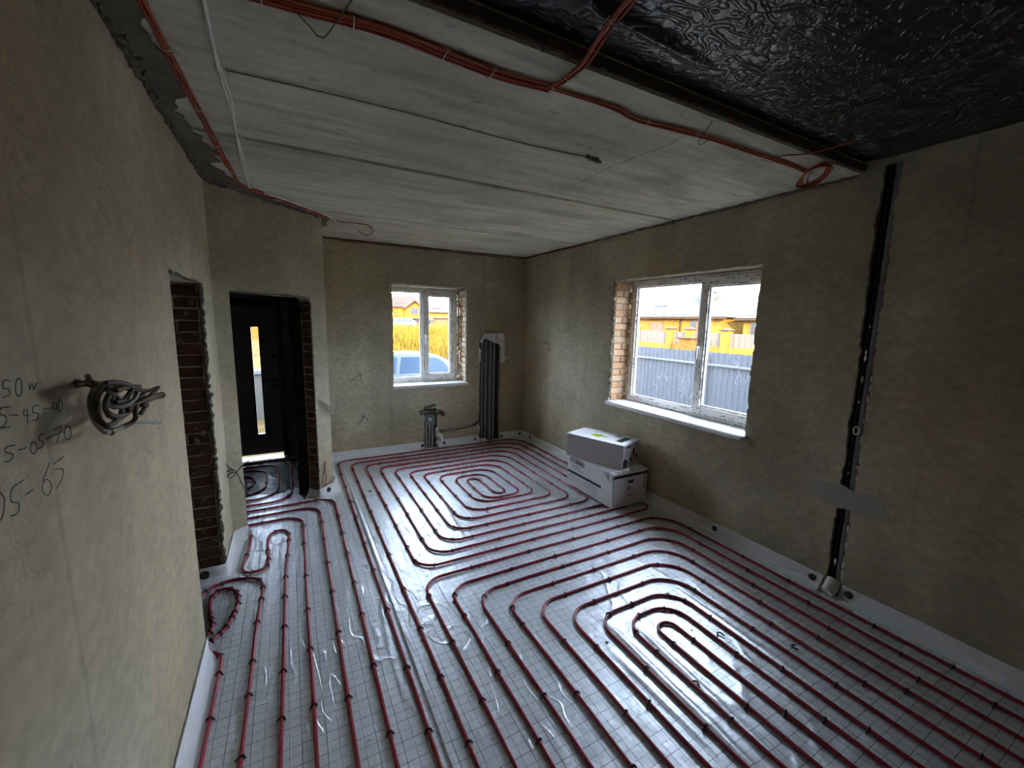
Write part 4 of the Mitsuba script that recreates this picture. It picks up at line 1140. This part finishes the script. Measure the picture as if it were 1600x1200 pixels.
# ------------------------------------------------------------------ wires at the walls
Bw = [[(-3.862,-4.36,1.723),(-3.842,-4.379,1.719),(-3.801,-4.451,1.721),(-3.775,-4.475,1.724),(-3.776,-4.427,1.724),(-3.773,-4.344,1.712),(-3.761,-4.315,1.696),(-3.753,-4.282,1.69)],[(-3.861,-4.362,1.71),(-3.814,-4.427,1.721),(-3.774,-4.478,1.727),(-3.796,-4.461,1.709),(-3.808,-4.45,1.687),(-3.804,-4.466,1.656),(-3.778,-4.53,1.638),(-3.757,-4.551,1.621),(-3.769,-4.447,1.601),(-3.777,-4.346,1.591),(-3.771,-4.312,1.59),(-3.759,-4.259,1.579),(-3.753,-4.106,1.542)],[(-3.762,-4.518,1.728),(-3.786,-4.476,1.698),(-3.797,-4.452,1.657),(-3.788,-4.472,1.63),(-3.764,-4.509,1.615),(-3.754,-4.524,1.61)],[(-3.763,-4.495,1.725),(-3.775,-4.403,1.707),(-3.776,-4.441,1.691),(-3.765,-4.505,1.677),(-3.754,-4.536,1.666),(-3.755,-4.484,1.645),(-3.767,-4.371,1.628),(-3.776,-4.277,1.63),(-3.773,-4.225,1.64),(-3.761,-4.174,1.643),(-3.753,-4.09,1.659)],[(-3.774,-4.447,1.722),(-3.776,-4.362,1.706),(-3.766,-4.313,1.688),(-3.755,-4.304,1.677),(-3.755,-4.355,1.657),(-3.766,-4.417,1.656),(-3.776,-4.424,1.667),(-3.774,-4.411,1.691),(-3.762,-4.391,1.7)],[(-3.777,-4.345,1.636),(-3.767,-4.267,1.637),(-3.755,-4.199,1.642),(-3.754,-4.054,1.631),(-3.765,-3.999,1.614),(-3.776,-4.081,1.62),(-3.775,-4.24,1.625),(-3.763,-4.369,1.637)],[(-3.768,-4.262,1.636),(-3.756,-4.332,1.624),(-3.754,-4.339,1.611),(-3.764,-4.341,1.596),(-3.775,-4.38,1.592),(-3.776,-4.437,1.601)],[(-3.757,-4.264,1.63),(-3.753,-4.232,1.627),(-3.762,-4.267,1.606)],[(-3.753,-4.471,1.708),(-3.761,-4.356,1.699),(-3.773,-4.213,1.671),(-3.776,-4.103,1.651),(-3.767,-4.048,1.651)],[(-3.76,-4.509,1.652),(-3.773,-4.404,1.622),(-3.777,-4.308,1.621),(-3.768,-4.233,1.631)],[(-3.772,-4.469,1.717),(-3.794,-4.439,1.697),(-3.794,-4.466,1.672),(-3.774,-4.523,1.648),(-3.753,-4.549,1.636),(-3.763,-4.439,1.629),(-3.774,-4.363,1.646),(-3.776,-4.395,1.684),(-3.766,-4.48,1.712)],[(-3.785,-4.441,1.719),(-3.801,-4.458,1.7),(-3.801,-4.468,1.668),(-3.775,-4.531,1.646),(-3.761,-4.514,1.622)],[(-3.821,-4.408,1.74),(-3.811,-4.428,1.734),(-3.823,-4.41,1.727),(-3.794,-4.457,1.728)],[(-3.76,-4.504,1.732),(-3.753,-4.442,1.725),(-3.759,-4.323,1.694),(-3.772,-4.34,1.665),(-3.777,-4.402,1.654),(-3.769,-4.48,1.677)],[(-3.796,-4.458,1.717),(-3.798,-4.468,1.681),(-3.793,-4.472,1.647),(-3.777,-4.481,1.622)],[(-3.757,-4.466,1.677),(-3.77,-4.35,1.662),(-3.777,-4.224,1.645),(-3.771,-4.16,1.655)]]
t = thing('wire_bundle', 'large tangle of dusty cables sticking out of the left wall', 'cable')
mats = ['dirty_cable', 'pale_cable', 'dirty_cable', 'dirty_cable', 'grey_cable', 'copper_bit', 'dirty_cable', 'dirty_cable', 'copper_bit', 'dirty_cable', 'dirty_cable', 'dirty_cable', 'dirty_cable', 'dirty_cable', 'dirty_cable', 'dirty_cable']
for k, c in enumerate(Bw):
    c = np.array(c)
    if k < 2: c = np.vstack([c[:1] + [-.03, .02, -.002], c])
    put('cable', tube(smooth_path(c, .01), .007 if k == 5 else .0062, 6), mats[k], t, smooth=True)


def wire(paths, r, mat, label, stub=None):
    k = thing('wall_wire', label, 'wire')
    for p_ in paths:
        put('strand', tube(smooth_path(np.array(p_, float), .01), r, 5), mat, k, smooth=True)
    return k


wire([[(-2.515, .02, 1.15), (-2.53, -.03, 1.15), (-2.60, -.055, 1.12), (-2.68, -.05, 1.07)], [(-2.535, -.03, 1.15), (-2.53, -.035, 1.06)]], .0035, 'dirty_cable', 'dark wire stub on the far wall, upper of two left of the window')
wire([[(-2.52, .02, .57), (-2.515, -.03, .585), (-2.48, -.05, .55), (-2.46, -.04, .52)], [(-2.515, -.03, .58), (-2.54, -.04, .53), (-2.575, -.03, .49)]], .0045, 'dirty_cable', 'dark wire stub low on the far wall left of the window')
wire([[(-.0, -.55, 1.60), (-.03, -.60, 1.61), (-.05, -.74, 1.61), (-.05, -.83, 1.57), (-.045, -.83, 1.49), (-.04, -.80, 1.47)]], .004, 'dirty_cable', 'dark wire end on the right wall near the far corner')
wire([[(.01, -4.262, .47), (-.03, -4.27, .455), (-.035, -4.287, .42), (-.05, -4.30, .39), (-.05, -4.34, .38), (-.05, -4.405, .362), (-.05, -4.415, .342), (-.05, -4.33, .28), (-.05, -4.25, .18), (-.03, -4.19, .14)], [(-.035, -4.29, .40), (-.045, -4.28, .32), (-.045, -4.292, .25)]], .0032, 'pale_cable', 'thin pale wire hanging low on the right wall beside the pipe chase')
wp_ = lambda s_, d_, z_: (*(D0 + t_diag * s_ - n_diag * d_), z_)
wire([[wp_(1.00, -.02, 1.06), wp_(1.01, .03, 1.05), wp_(1.05, .06, .99), wp_(1.09, .08, .95), wp_(1.12, .08, .965), wp_(1.15, .08, .93), wp_(1.10, .07, .90), wp_(1.07, .07, .89)],
      [wp_(1.01, .03, 1.05), wp_(1.06, .07, 1.0), wp_(1.12, .09, .98), wp_(1.17, .09, 1.03)], [wp_(1.02, .03, 1.02), wp_(1.04, .06, .96), wp_(1.09, .08, .92), wp_(1.13, .08, .95), wp_(1.10, .06, .98), wp_(1.06, .05, .95)], [wp_(1.0, .02, 1.04), wp_(1.07, .05, .96), wp_(1.12, .06, .90)]],
     .0055, 'pale_cable', 'short tangle of pale wires on the diagonal pier right of the opening')
wire([[wp_(.975, .008, .16), wp_(1.0, .02, .28), wp_(1.03, .022, .40), wp_(1.02, .02, .30), wp_(1.03, .025, .22), wp_(1.0, .02, .14)], [wp_(.985, .01, .13), wp_(1.05, .03, .15), wp_(1.13, .04, .20), wp_(1.12, .04, .16), wp_(1.07, .03, .14)]],
     .0042, 'dirty_cable', 'two folded wires at the foot of the diagonal pier')
wire([[(-3.875, -1.93, .74), (-3.845, -1.94, .69), (-3.82, -1.95, .66), (-3.835, -1.96, .635), (-3.86, -1.95, .62), (-3.835, -1.96, .60), (-3.80, -1.95, .63), (-3.77, -1.94, .665), (-3.725, -1.93, .71)], [(-3.86, -1.94, .65), (-3.83, -1.95, .67), (-3.80, -1.95, .65), (-3.785, -1.93, .60), (-3.765, -1.92, .52), (-3.735, -1.91, .44)], [(-3.86, -1.945, .66), (-3.80, -1.96, .64), (-3.75, -1.94, .69), (-3.70, -1.93, .72)]],
     .0045, 'dirty_cable', 'twisted wires at the corner between left doorway and hall opening')

# pencil numbers on the left wall
Wr = [[(-4.648,1.762),(-4.666,1.765),(-4.672,1.751),(-4.655,1.747),(-4.655,1.735),(-4.675,1.733)],[(-4.61,1.738),(-4.618,1.728),(-4.626,1.727),(-4.632,1.733),(-4.632,1.745),(-4.627,1.756),(-4.618,1.763),(-4.611,1.761),(-4.607,1.752),(-4.61,1.739)],[(-4.581,1.748),(-4.581,1.733),(-4.569,1.745),(-4.566,1.731),(-4.552,1.744)],[(-4.656,1.711),(-4.688,1.714),(-4.696,1.704),(-4.678,1.694),(-4.687,1.679),(-4.703,1.68)],[(-4.666,1.696),(-4.639,1.689)],[(-4.612,1.696),(-4.618,1.685),(-4.597,1.68)],[(-4.603,1.696),(-4.608,1.666)],[(-4.553,1.693),(-4.576,1.696),(-4.583,1.684),(-4.561,1.676),(-4.571,1.665),(-4.588,1.667)],[(-4.534,1.682),(-4.512,1.68)],[(-4.49,1.688),(-4.498,1.677),(-4.479,1.673)],[(-4.478,1.687),(-4.48,1.668)],[(-4.452,1.67),(-4.458,1.663),(-4.465,1.662),(-4.469,1.668),(-4.469,1.676),(-4.465,1.685),(-4.458,1.689),(-4.452,1.688),(-4.449,1.68),(-4.451,1.671)],[(-4.704,1.677),(-4.672,1.673)],[(-4.666,1.633),(-4.693,1.637),(-4.698,1.629),(-4.676,1.617),(-4.685,1.608),(-4.706,1.611)],[(-4.655,1.62),(-4.628,1.617)],[(-4.59,1.602),(-4.597,1.597),(-4.606,1.598),(-4.612,1.603),(-4.613,1.612),(-4.609,1.619),(-4.601,1.622),(-4.593,1.619),(-4.588,1.612),(-4.589,1.603)],[(-4.55,1.628),(-4.571,1.629),(-4.575,1.619),(-4.56,1.613),(-4.566,1.602),(-4.582,1.602)],[(-4.548,1.615),(-4.524,1.614)],[(-4.508,1.627),(-4.47,1.625),(-4.502,1.596)],[(-4.512,1.614),(-4.479,1.611)],[(-4.428,1.594),(-4.437,1.587),(-4.449,1.587),(-4.458,1.594),(-4.459,1.606),(-4.453,1.616),(-4.442,1.62),(-4.431,1.617),(-4.425,1.607),(-4.427,1.595)],[(-4.655,1.556),(-4.697,1.552),(-4.706,1.53),(-4.684,1.517),(-4.692,1.499),(-4.716,1.503)],[(-4.657,1.524),(-4.629,1.524)],[(-4.557,1.497),(-4.567,1.491),(-4.58,1.493),(-4.59,1.502),(-4.592,1.514),(-4.586,1.524),(-4.574,1.527),(-4.561,1.522),(-4.554,1.51),(-4.556,1.498)],[(-4.481,1.552),(-4.529,1.55)],[(-4.525,1.535),(-4.492,1.524),(-4.504,1.503),(-4.533,1.491)],[(-4.548,1.557),(-4.584,1.53)],[(-4.735,1.562),(-4.725,1.541),(-4.737,1.516),(-4.75,1.508)]]
put('pencil_numbers', cat_mesh([strip_mesh(w_, .0026, .0007, lambda a_, b_, h_: (XL + h_, a_, b_)) for w_ in Wr]), 'graphite', WL, label='pencilled rows of numbers')

# ------------------------------------------------------------------ outside
def outside():
    pass


def brickwork(name, a, b, mortar_c):
    def f(p, n, uv):
        horiz = dr.select(dr.abs(n.x) > dr.abs(n.y), p.y, p.x)
        row = dr.floor(p.z / 0.085)
        u = horiz / 0.27 + 0.5 * (row - 2 * dr.floor(row / 2))
        fu, fv = u - dr.floor(u), p.z / 0.085 - row
        c = mix(a, b, cell_rand(dr.floor(u), row, 2))
        j = dr.select((fu < 0.05) | (fv < 0.14), 1.0, 0.0)
        return mix(c, mi.Color3f(*mortar_c), j * 0.7)
    MAT[name] = two({'type': 'principled', 'base_color': proc(f), 'roughness': 0.85, 'specular': 0.15})


brickwork('yellow_brick', (0.17, 0.088, 0.015), (0.235, 0.125, 0.022), (0.13, 0.088, 0.036))
brickwork('orange_brick', (0.14, 0.048, 0.011), (0.20, 0.078, 0.018), (0.12, 0.075, 0.034))
plain('fence_metal', (0.070, 0.078, 0.092), 0.45, 0.4)
plain('rail_metal', (0.12, 0.13, 0.14), 0.5, 0.4)
plain('roof_pale', (0.056, 0.060, 0.053), 0.95, 0.03)
plain('roof_pink', (0.062, 0.044, 0.038), 0.95, 0.03)
plain('eave_brown', (0.035, 0.022, 0.014), 0.7, 0.2)
plain('panel_white', (0.085, 0.082, 0.072), 0.6, 0.3)
plain('window_dark', (0.028, 0.028, 0.034), 0.2, 0.5)
plain('window_warm', (0.13, 0.065, 0.035), 0.4, 0.4)
plain('chimney_pale', (0.075, 0.075, 0.068), 0.8, 0.2)
plain('white_wall', (0.085, 0.082, 0.074), 0.95, 0.05)
plain('beige_gate', (0.12, 0.075, 0.038), 0.7, 0.2)
plain('car_paint', (0.048, 0.070, 0.085), 0.3, 0.6, clearcoat=0.6)
plain('car_white', (0.12, 0.12, 0.12), 0.3, 0.6)
plain('car_glass', (0.040, 0.062, 0.095), 0.15, 0.15)
plain('tail_light', (0.32, 0.014, 0.02), 0.25, 0.5)
plain('tyre', (0.012, 0.012, 0.012), 0.8, 0.2)
plain('wheel_rim', (0.14, 0.14, 0.145), 0.3, 0.5, metallic=0.6)


def ground_colour(p, n, uv):
    return mix((0.052, 0.038, 0.018), (0.090, 0.066, 0.026), fbm(p.x * 0.6, p.y * 0.6, 2.0, 4)) * (0.7 + 0.6 * noise(p.x * 5, p.y * 5))


MAT['dry_ground'] = two({'type': 'principled', 'base_color': proc(ground_colour), 'roughness': 0.95, 'specular': 0.05})
MAT['grass_blade'] = two({'type': 'principled', 'base_color': proc(lambda p, n, uv: mix((0.085, 0.060, 0.008), (0.19, 0.145, 0.022), noise(p.x * 3, p.y * 3, p.z * 2))), 'roughness': 0.8, 'specular': 0.1})


def ground_z(X, Y):
    s = np.clip((Y - 9) / 11, 0, 1); s = s * s * (3 - 2 * s)
    e = np.clip((X - 12) / 8, 0, 1); e = e * e * (3 - 2 * e)
    return -0.42 + 1.15 * s * (1 - e) + 0.05 * (meshkit.fbm(np.stack([X, Y, X * 0], -1) * .7, 3, 3) - .5)


def ground_mesh():
    m_ = grid_mesh(np.linspace(-60, 90, 100), np.linspace(-40, 110, 100), ground_z)
    c = m_.triangles_center
    m_.update_faces(~((c[:, 0] > -7.6) & (c[:, 0] < 0.5) & (c[:, 1] > -8.3) & (c[:, 1] < 0.8)))
    return m_


put('ground', ground_mesh(), 'dry_ground', smooth=True, label='dry yellowish ground outside the house', kind='structure')
# footing and outer roof, so that no light leaks under the room
put('footing', cat_mesh([box(-7.4, .44, BACK - .3, .64, -.6, -.03)]), 'core', label='footing of the house', kind='structure')
put('roof', box(-7.9, .9, BACK - .8, 1.1, H + .52, H + .62), 'core', label='roof above the room', kind='structure')

# metal fence outside the large window
t = thing('metal_fence', 'grey corrugated metal fence outside the large window', 'fence')
FX, FT = 4.60, 1.34
for k in range(9):
    y0 = 5.4 - 1.15 * k
    n = 9
    pr = []
    for j in range(n * 4 + 1):
        ph = j % 4
        pr.append((y0 - 1.15 * j / (n * 4), FX + (.018 if ph in (1, 2) else 0)))
    V = np.array([(x, y, z_) for y, x in pr for z_ in (-.42, FT)])
    F = np.concatenate([[(2 * i, 2 * i + 2, 2 * i + 3), (2 * i, 2 * i + 3, 2 * i + 1)] for i in range(len(pr) - 1)])
    put('sheet', trimesh.Trimesh(V, F, process=False), 'fence_metal', t)
for z_ in (1.075, .05):
    put('rail', bevel_box(FX - .055, FX - .018, -4.9, 5.4, z_ - .022, z_ + .022, .004), 'rail_metal', t)
for y in (4.4, 2.2, 0.0, -2.2, -4.4):
    put('post', bevel_box(FX - .10, FX - .055, y - .03, y + .03, -.45, FT - .05, .004), 'rail_metal', t)

# brick street fence behind it
t = thing('brick_fence', 'yellow brick fence with white ribbed panels beyond the metal fence', 'fence')
GX = 20.0
ys = [20.9, 17.65, 14.35, 12.8, 10.2, 7.8]
for i, y in enumerate(ys):
    pk = put('pillar', box(GX - .24, GX + .24, y - .24, y + .24, -.5, 1.62), 'yellow_brick', t)
    cap = trimesh.convex.convex_hull(np.array([(GX + a * .33, y + b_ * .33, 1.62 + c_) for a in (-1, 1) for b_ in (-1, 1) for c_ in (0, .04)] + [(GX, y, 1.80)]))
    put('cap', cap, 'eave_brown', pk)
put('plinth', box(GX - .12, GX + .12, 6.0, 24.0, -.5, .62), 'yellow_brick', t)
for a, b_ in zip(ys[:-1], ys[1:]):
    n = int((a - b_ - .5) / .09)
    pr = [(a - .25 - (a - b_ - .5) * j / n, GX - .02 + (.03 if j % 4 in (1, 2) else 0)) for j in range(n + 1)]
    V = np.array([(x, y, z_) for y, x in pr for z_ in (.62, 1.45)])
    F = np.concatenate([[(2 * i, 2 * i + 2, 2 * i + 3), (2 * i, 2 * i + 3, 2 * i + 1)] for i in range(len(pr) - 1)])
    put('panel', trimesh.Trimesh(V, F, process=False), 'panel_white', t)
t = thing('meter_box', 'orange brick meter pillar with a flat cap in front of the brick fence', 'pillar')
put('body', box(18.4, 19.2, 11.35, 12.35, -.5, 1.05), 'orange_brick', t)
put('cap', box(18.3, 19.3, 11.25, 12.45, 1.05, 1.13), 'eave_brown', t)


def gable_roof(x0, x1, y0, y1, z0, z1, along, over=.4):
    if along == 'y':
        xm = (x0 + x1) / 2
        P = Polygon([(x0 - over, z0), (xm, z1), (x1 + over, z0), (x1 + over, z0 + .14), (xm, z1 + .16), (x0 - over, z0 + .14)])
        return extrude(P, y0 - over, y1 + over, ([0, 0, 0], [1, 0, 0], [0, 0, 1], [0, 1, 0]))
    ym = (y0 + y1) / 2
    P = Polygon([(y0 - over, z0), (ym, z1), (y1 + over, z0), (y1 + over, z0 + .14), (ym, z1 + .16), (y0 - over, z0 + .14)])
    return extrude(P, x0 - over, x1 + over, ([0, 0, 0], [0, 1, 0], [0, 0, 1], [1, 0, 0]))


def far_window(parent, ctr, w_, h_, face, mat='window_dark', name='window'):
    """A framed window; face 'x' looks to -x, 'y' looks to -y."""
    x, y, z_ = ctr
    if face == 'x':
        k = put(name, extrude(sbox(-w_ / 2, -h_ / 2, w_ / 2, h_ / 2).difference(sbox(-w_ / 2 + .07, -h_ / 2 + .07, -.03, h_ / 2 - .07)).difference(sbox(.03, -h_ / 2 + .07, w_ / 2 - .07, h_ / 2 - .07)), 0, .08, ([x - .08, y, z_], [0, 1, 0], [0, 0, 1], [1, 0, 0])), 'panel_white', parent)
        put('pane', box(x - .05, x - .03, y - w_ / 2 + .05, y + w_ / 2 - .05, z_ - h_ / 2 + .05, z_ + h_ / 2 - .05), mat, k)
    else:
        k = put(name, extrude(sbox(-w_ / 2, -h_ / 2, w_ / 2, h_ / 2).difference(sbox(-w_ / 2 + .07, -h_ / 2 + .07, -.03, h_ / 2 - .07)).difference(sbox(.03, -h_ / 2 + .07, w_ / 2 - .07, h_ / 2 - .07)), 0, .08, ([x, y - .08, z_], [1, 0, 0], [0, 0, 1], [0, 1, 0])), 'panel_white', parent)
        put('pane', box(x - w_ / 2 + .05, x + w_ / 2 - .05, y - .05, y - .03, z_ - h_ / 2 + .05, z_ + h_ / 2 - .05), mat, k)


t = thing('house', 'long low yellow brick house with a pale roof behind the brick fence', 'house')
put('wall', box(26, 34, 14.8, 32, -.5, 2.55), 'yellow_brick', t)
put('roof', trimesh.convex.convex_hull(np.array([(25.5, 14.3, 2.55), (34.5, 14.3, 2.55), (25.5, 32.5, 2.55), (34.5, 32.5, 2.55), (30.0, 17.2, 4.5), (30.0, 29.0, 4.5)])), 'roof_pale', t)
put('eave', box(25.45, 25.75, 14.3, 32.5, 2.42, 2.60), 'eave_brown', t)
put('chimney', cat_mesh([box(28.4, 29.3, 17.9, 18.8, 3.4, 4.75), box(28.25, 29.45, 17.75, 18.95, 4.75, 4.85)]), 'chimney_pale', t)
put('roof_hatch', box(27.7, 27.8, 21.9, 23.2, 3.42, 3.72), 'window_dark', t)
far_window(t, (26, 21.2, 1.55), 1.5, 1.1, 'x', 'window_warm')
far_window(t, (26, 17.3, 1.75), .7, 1.1, 'x')
put('downpipe', cyl((25.9, 18.6, .0), (25.9, 18.6, 2.4), .06, 8), 'eave_brown', t)
for k in range(12):
    put('snow_guard', box(26.0, 26.1, 16 + k * 1.1, 16.25 + k * 1.1, 2.82, 2.95), 'rail_metal', t)
t = thing('house', 'yellow brick house with a pale hipped roof, nearer the right edge of the large window', 'house')
put('wall', box(26.5, 34.5, 3.0, 13.4, -.5, 2.45), 'yellow_brick', t)
hip = trimesh.convex.convex_hull(np.array([(26.0, 2.5, 2.45), (35.0, 2.5, 2.45), (26.0, 13.9, 2.45), (35.0, 13.9, 2.45), (30.5, 6.5, 4.6), (30.5, 10.5, 4.6)]))
put('roof', hip, 'roof_pale', t)
put('eave', box(25.95, 26.2, 2.5, 13.9, 2.32, 2.50), 'eave_brown', t)
far_window(t, (26.5, 12.2, 1.6), 1.3, 1.2, 'x')
put('downpipe', cyl((26.4, 10.2, .0), (26.4, 10.2, 2.3), .06, 8), 'eave_brown', t)
put('roof_hatch', box(28.0, 28.1, 9.6, 11.2, 3.35, 3.62), 'window_dark', t)
for k in range(9):
    put('snow_guard', box(26.45, 26.55, 5 + k * 1.1, 5.25 + k * 1.1, 2.70, 2.83), 'rail_metal', t)

t = thing('house', 'yellow house with a pinkish roof and small gable seen through the small window', 'house')
put('wall', box(8.9, 12.4, 50, 58, .5, 3.55), 'yellow_brick', t)
put('roof', gable_roof(8.9, 12.4, 50, 58, 3.45, 5.0, 'x', .25), 'roof_pink', t)
put('gable', extrude(Polygon([(10.35, 2.0), (12.6, 2.0), (12.6, 3.45), (11.5, 4.25), (10.35, 3.45)]), 49.3, 51.5, ([0, 0, 0], [1, 0, 0], [0, 0, 1], [0, 1, 0])), 'yellow_brick', t)
put('gable_roof', extrude(Polygon([(10.1, 3.27), (11.5, 4.30), (12.85, 3.27), (12.85, 3.41), (11.5, 4.46), (10.1, 3.41)]), 48.9, 52, ([0, 0, 0], [1, 0, 0], [0, 0, 1], [0, 1, 0])), 'roof_pink', t)
far_window(t, (11.5, 49.3, 3.05), 1.0, .85, 'y')
put('roof_window', box(9.25, 10.1, 50.7, 50.8, 3.85, 4.15), 'window_dark', t)
for k in range(6):
    put('quoin', box(8.86, 9.5, 49.96, 50.0, .9 + k * .45, 1.12 + k * .45), 'orange_brick', t)
t = thing('carport', 'long low white carport in front of the pink-roofed house', 'carport')
put('wall', box(7.9, 11.7, 44, 44.2, .5, 2.0), 'white_wall', t)
put('opening', box(8.6, 10.6, 43.9, 44.0, 1.66, 1.90), 'window_dark', t)
put('roof', box(7.7, 11.8, 43.6, 47.5, 2.0, 2.12), 'white_wall', t)
t = thing('house', 'yellow house with a low pale roof, right of the mullion of the small window', 'house')
put('wall', box(13.2, 19.0, 48, 54, .5, 2.9), 'yellow_brick', t)
put('roof', gable_roof(13.2, 19, 48, 54, 2.85, 4.35, 'x', .3), 'roof_pale', t)
put('roof_window', box(13.6, 15.0, 48.55, 48.6, 3.25, 3.5), 'window_dark', t)
put('garage_wall', box(12.3, 17.0, 45.0, 47.4, .5, 2.30), 'white_wall', t)
gk = put('gate', box(12.9, 14.5, 44.86, 45.0, .7, 2.0), 'beige_gate', t)
put('lintel', box(12.8, 14.6, 44.8, 45.0, 2.0, 2.16), 'eave_brown', gk)
t = thing('board_fence', 'pale board fence in front of the far garage', 'fence')
for k in range(24):
    put('board', box(10.0 + k * .3, 10.27 + k * .3, 38, 38.06, .5, 1.45), 'panel_white', t)
t = thing('house', 'orange-yellow brick house seen through the door glass', 'house')
put('wall', box(-16, -2.5, 20, 28, -.5, 3.4), 'orange_brick', t)
put('roof', gable_roof(-16, -2.5, 20, 28, 3.4, 5.2, 'x', .5), 'roof_pale', t)
far_window(t, (-9.0, 20, 1.8), 1.4, 1.2, 'y')
t = thing('porch_wall', 'low grey block wall seen low through the door glass', 'wall')
put('course', box(-7.5, -3.2, 5.0, 5.25, -.45, .62), 'chimney_pale', t)
put('coping', box(-7.6, -3.1, 4.95, 5.3, .62, .70), 'rail_metal', t)

# silver-blue hatchback right outside the small window
def car(name, label, paint, x_rear, yc, zg, length=4.2, flip=1):
    k = thing(name, label, 'car')
    S = lambda x: x_rear - x          # local x: 0 at the rear, growing forward
    W = 0.83
    low = [(0.03, .30), (0.0, .55), (.03, .88), (.12, .97), (.5, .99), (3.0, .93), (3.95, .80), (4.15, .62), (4.18, .32)]
    cab = [(.06, .95), (.42, 1.28), (.62, 1.40), (1.1, 1.455), (1.9, 1.45), (2.25, 1.39), (3.0, .93)]
    def sect(prof, w0, w1):
        P = Polygon(prof)
        m_ = extrude(P, -1, 1)
        V = np.asarray(m_.vertices)
        zz = np.clip((V[:, 1] - .95) / .5, 0, 1)
        half_w = w0 + (w1 - w0) * zz
        m_.vertices = np.c_[S(V[:, 0]), yc + V[:, 2] * half_w, zg + V[:, 1]]
        m_.fix_normals()
        return m_
    body = Polygon(low)
    for wx in (.78, 3.35):
        body = body.difference(Point(wx, .31).buffer(.36))
    mb = extrude(body, -W, W)
    V = np.asarray(mb.vertices)
    mb.vertices = np.c_[S(V[:, 0]), yc + V[:, 2] * (1 - .06 * np.clip((V[:, 1] - .75) / .25, 0, 1)), zg + V[:, 1]]
    mb.fix_normals()
    put('body', mb, paint, k)
    put('cabin', sect(cab, W * .95, W * .74), paint, k)
    def pane(prof, nm='side_window'):
        m_ = extrude(Polygon(prof), 0, .01)
        V = np.asarray(m_.vertices)
        zz = np.clip((V[:, 1] - .95) / .5, 0, 1)
        hw = W * .95 + (W * .74 - W * .95) * zz
        m_.vertices = np.c_[S(V[:, 0]), yc - hw - .002 - V[:, 2], zg + V[:, 1]]
        m_.fix_normals()
        put(nm, m_, 'car_glass', k)
    pane([(.34, 1.0), (.56, 1.26), (.70, 1.345), (.95, 1.37), (.95, 1.0)], 'quarter_window')
    pane([(1.02, 1.0), (1.02, 1.375), (1.62, 1.385), (1.70, 1.0)])
    pane([(1.80, 1.0), (1.72, 1.385), (1.98, 1.375), (2.22, 1.31), (2.78, .98)])
    tl = bevel_box(-.06, .10, -.20, .01, .68, .90, .02)
    V = np.asarray(tl.vertices); tl.vertices = np.c_[S(V[:, 0]) , yc - W + .02 - V[:, 1] * .15 - .015, zg + V[:, 2]]; tl.fix_normals()
    put('tail_light', tl, 'tail_light', k)
    for wx in (.78, 3.35):
        wk = put('wheel', cat_mesh([cyl((S(wx), yc - W - .01, zg + .31), (S(wx), yc - W + .2, zg + .31), .31, 20), cyl((S(wx), yc + W - .2, zg + .31), (S(wx), yc + W + .01, zg + .31), .31, 20)]), 'tyre', k, smooth=40)
        put('rim', cyl((S(wx), yc - W - .018, zg + .31), (S(wx), yc - W, zg + .31), .19, 16), 'wheel_rim', wk, smooth=40)
    for hx in (1.02, 1.90):
        put('door_handle', bevel_box(S(hx + .16), S(hx), yc - W - .02, yc - W + .02, zg + .80, zg + .835, .006), 'tyre', k)
    put('side_trim', bevel_box(S(3.0), S(1.05), yc - W - .012, yc - W + .01, zg + .56, zg + .61, .005), 'car_glass', k)
    return k


car('car', 'silver blue hatchback parked just outside the small window', 'car_paint', 0.72, 5.2, -.42)
car('car', 'small white car parked far off before the white carport', 'car_white', 9.5, 41.5, .62)
# dry grass: stuff
gg = np.random.default_rng(12)
NG = 24000
gy = gg.uniform(13.5, 30, NG)
gx = -3.36 + (gy + 5.85) * gg.uniform(-.02, .56, NG)
gz = ground_z(gx, gy)
gh = gg.uniform(.25, .95, NG) * (0.55 + .9 * meshkit.noise(np.c_[gx * .5, gy * .5, gx * 0]))
ga = gg.uniform(0, math.pi, NG)
dx, dy = np.cos(ga) * .018, np.sin(ga) * .018
lx, ly = gg.normal(0, .12, NG), gg.normal(0, .12, NG)
V = np.stack([np.c_[gx - dx, gy - dy, gz - .02], np.c_[gx + dx, gy + dy, gz - .02], np.c_[gx + lx * .4 + dx * .7, gy + ly * .4 + dy * .7, gz + gh * .6],
              np.c_[gx + lx * .4 - dx * .7, gy + ly * .4 - dy * .7, gz + gh * .6], np.c_[gx + lx, gy + ly, gz + gh]], 1).reshape(-1, 3)
F = (np.arange(NG)[:, None, None] * 5 + np.array([[0, 1, 2], [0, 2, 3], [3, 2, 4]])[None]).reshape(-1, 3)
put('dry_grass', trimesh.Trimesh(V, F, process=False), 'grass_blade', label='tall dry yellow grass behind the parked silver blue car', cat='grass', kind='stuff')

scene.update({'material_' + k: v for k, v in MAT.items()})
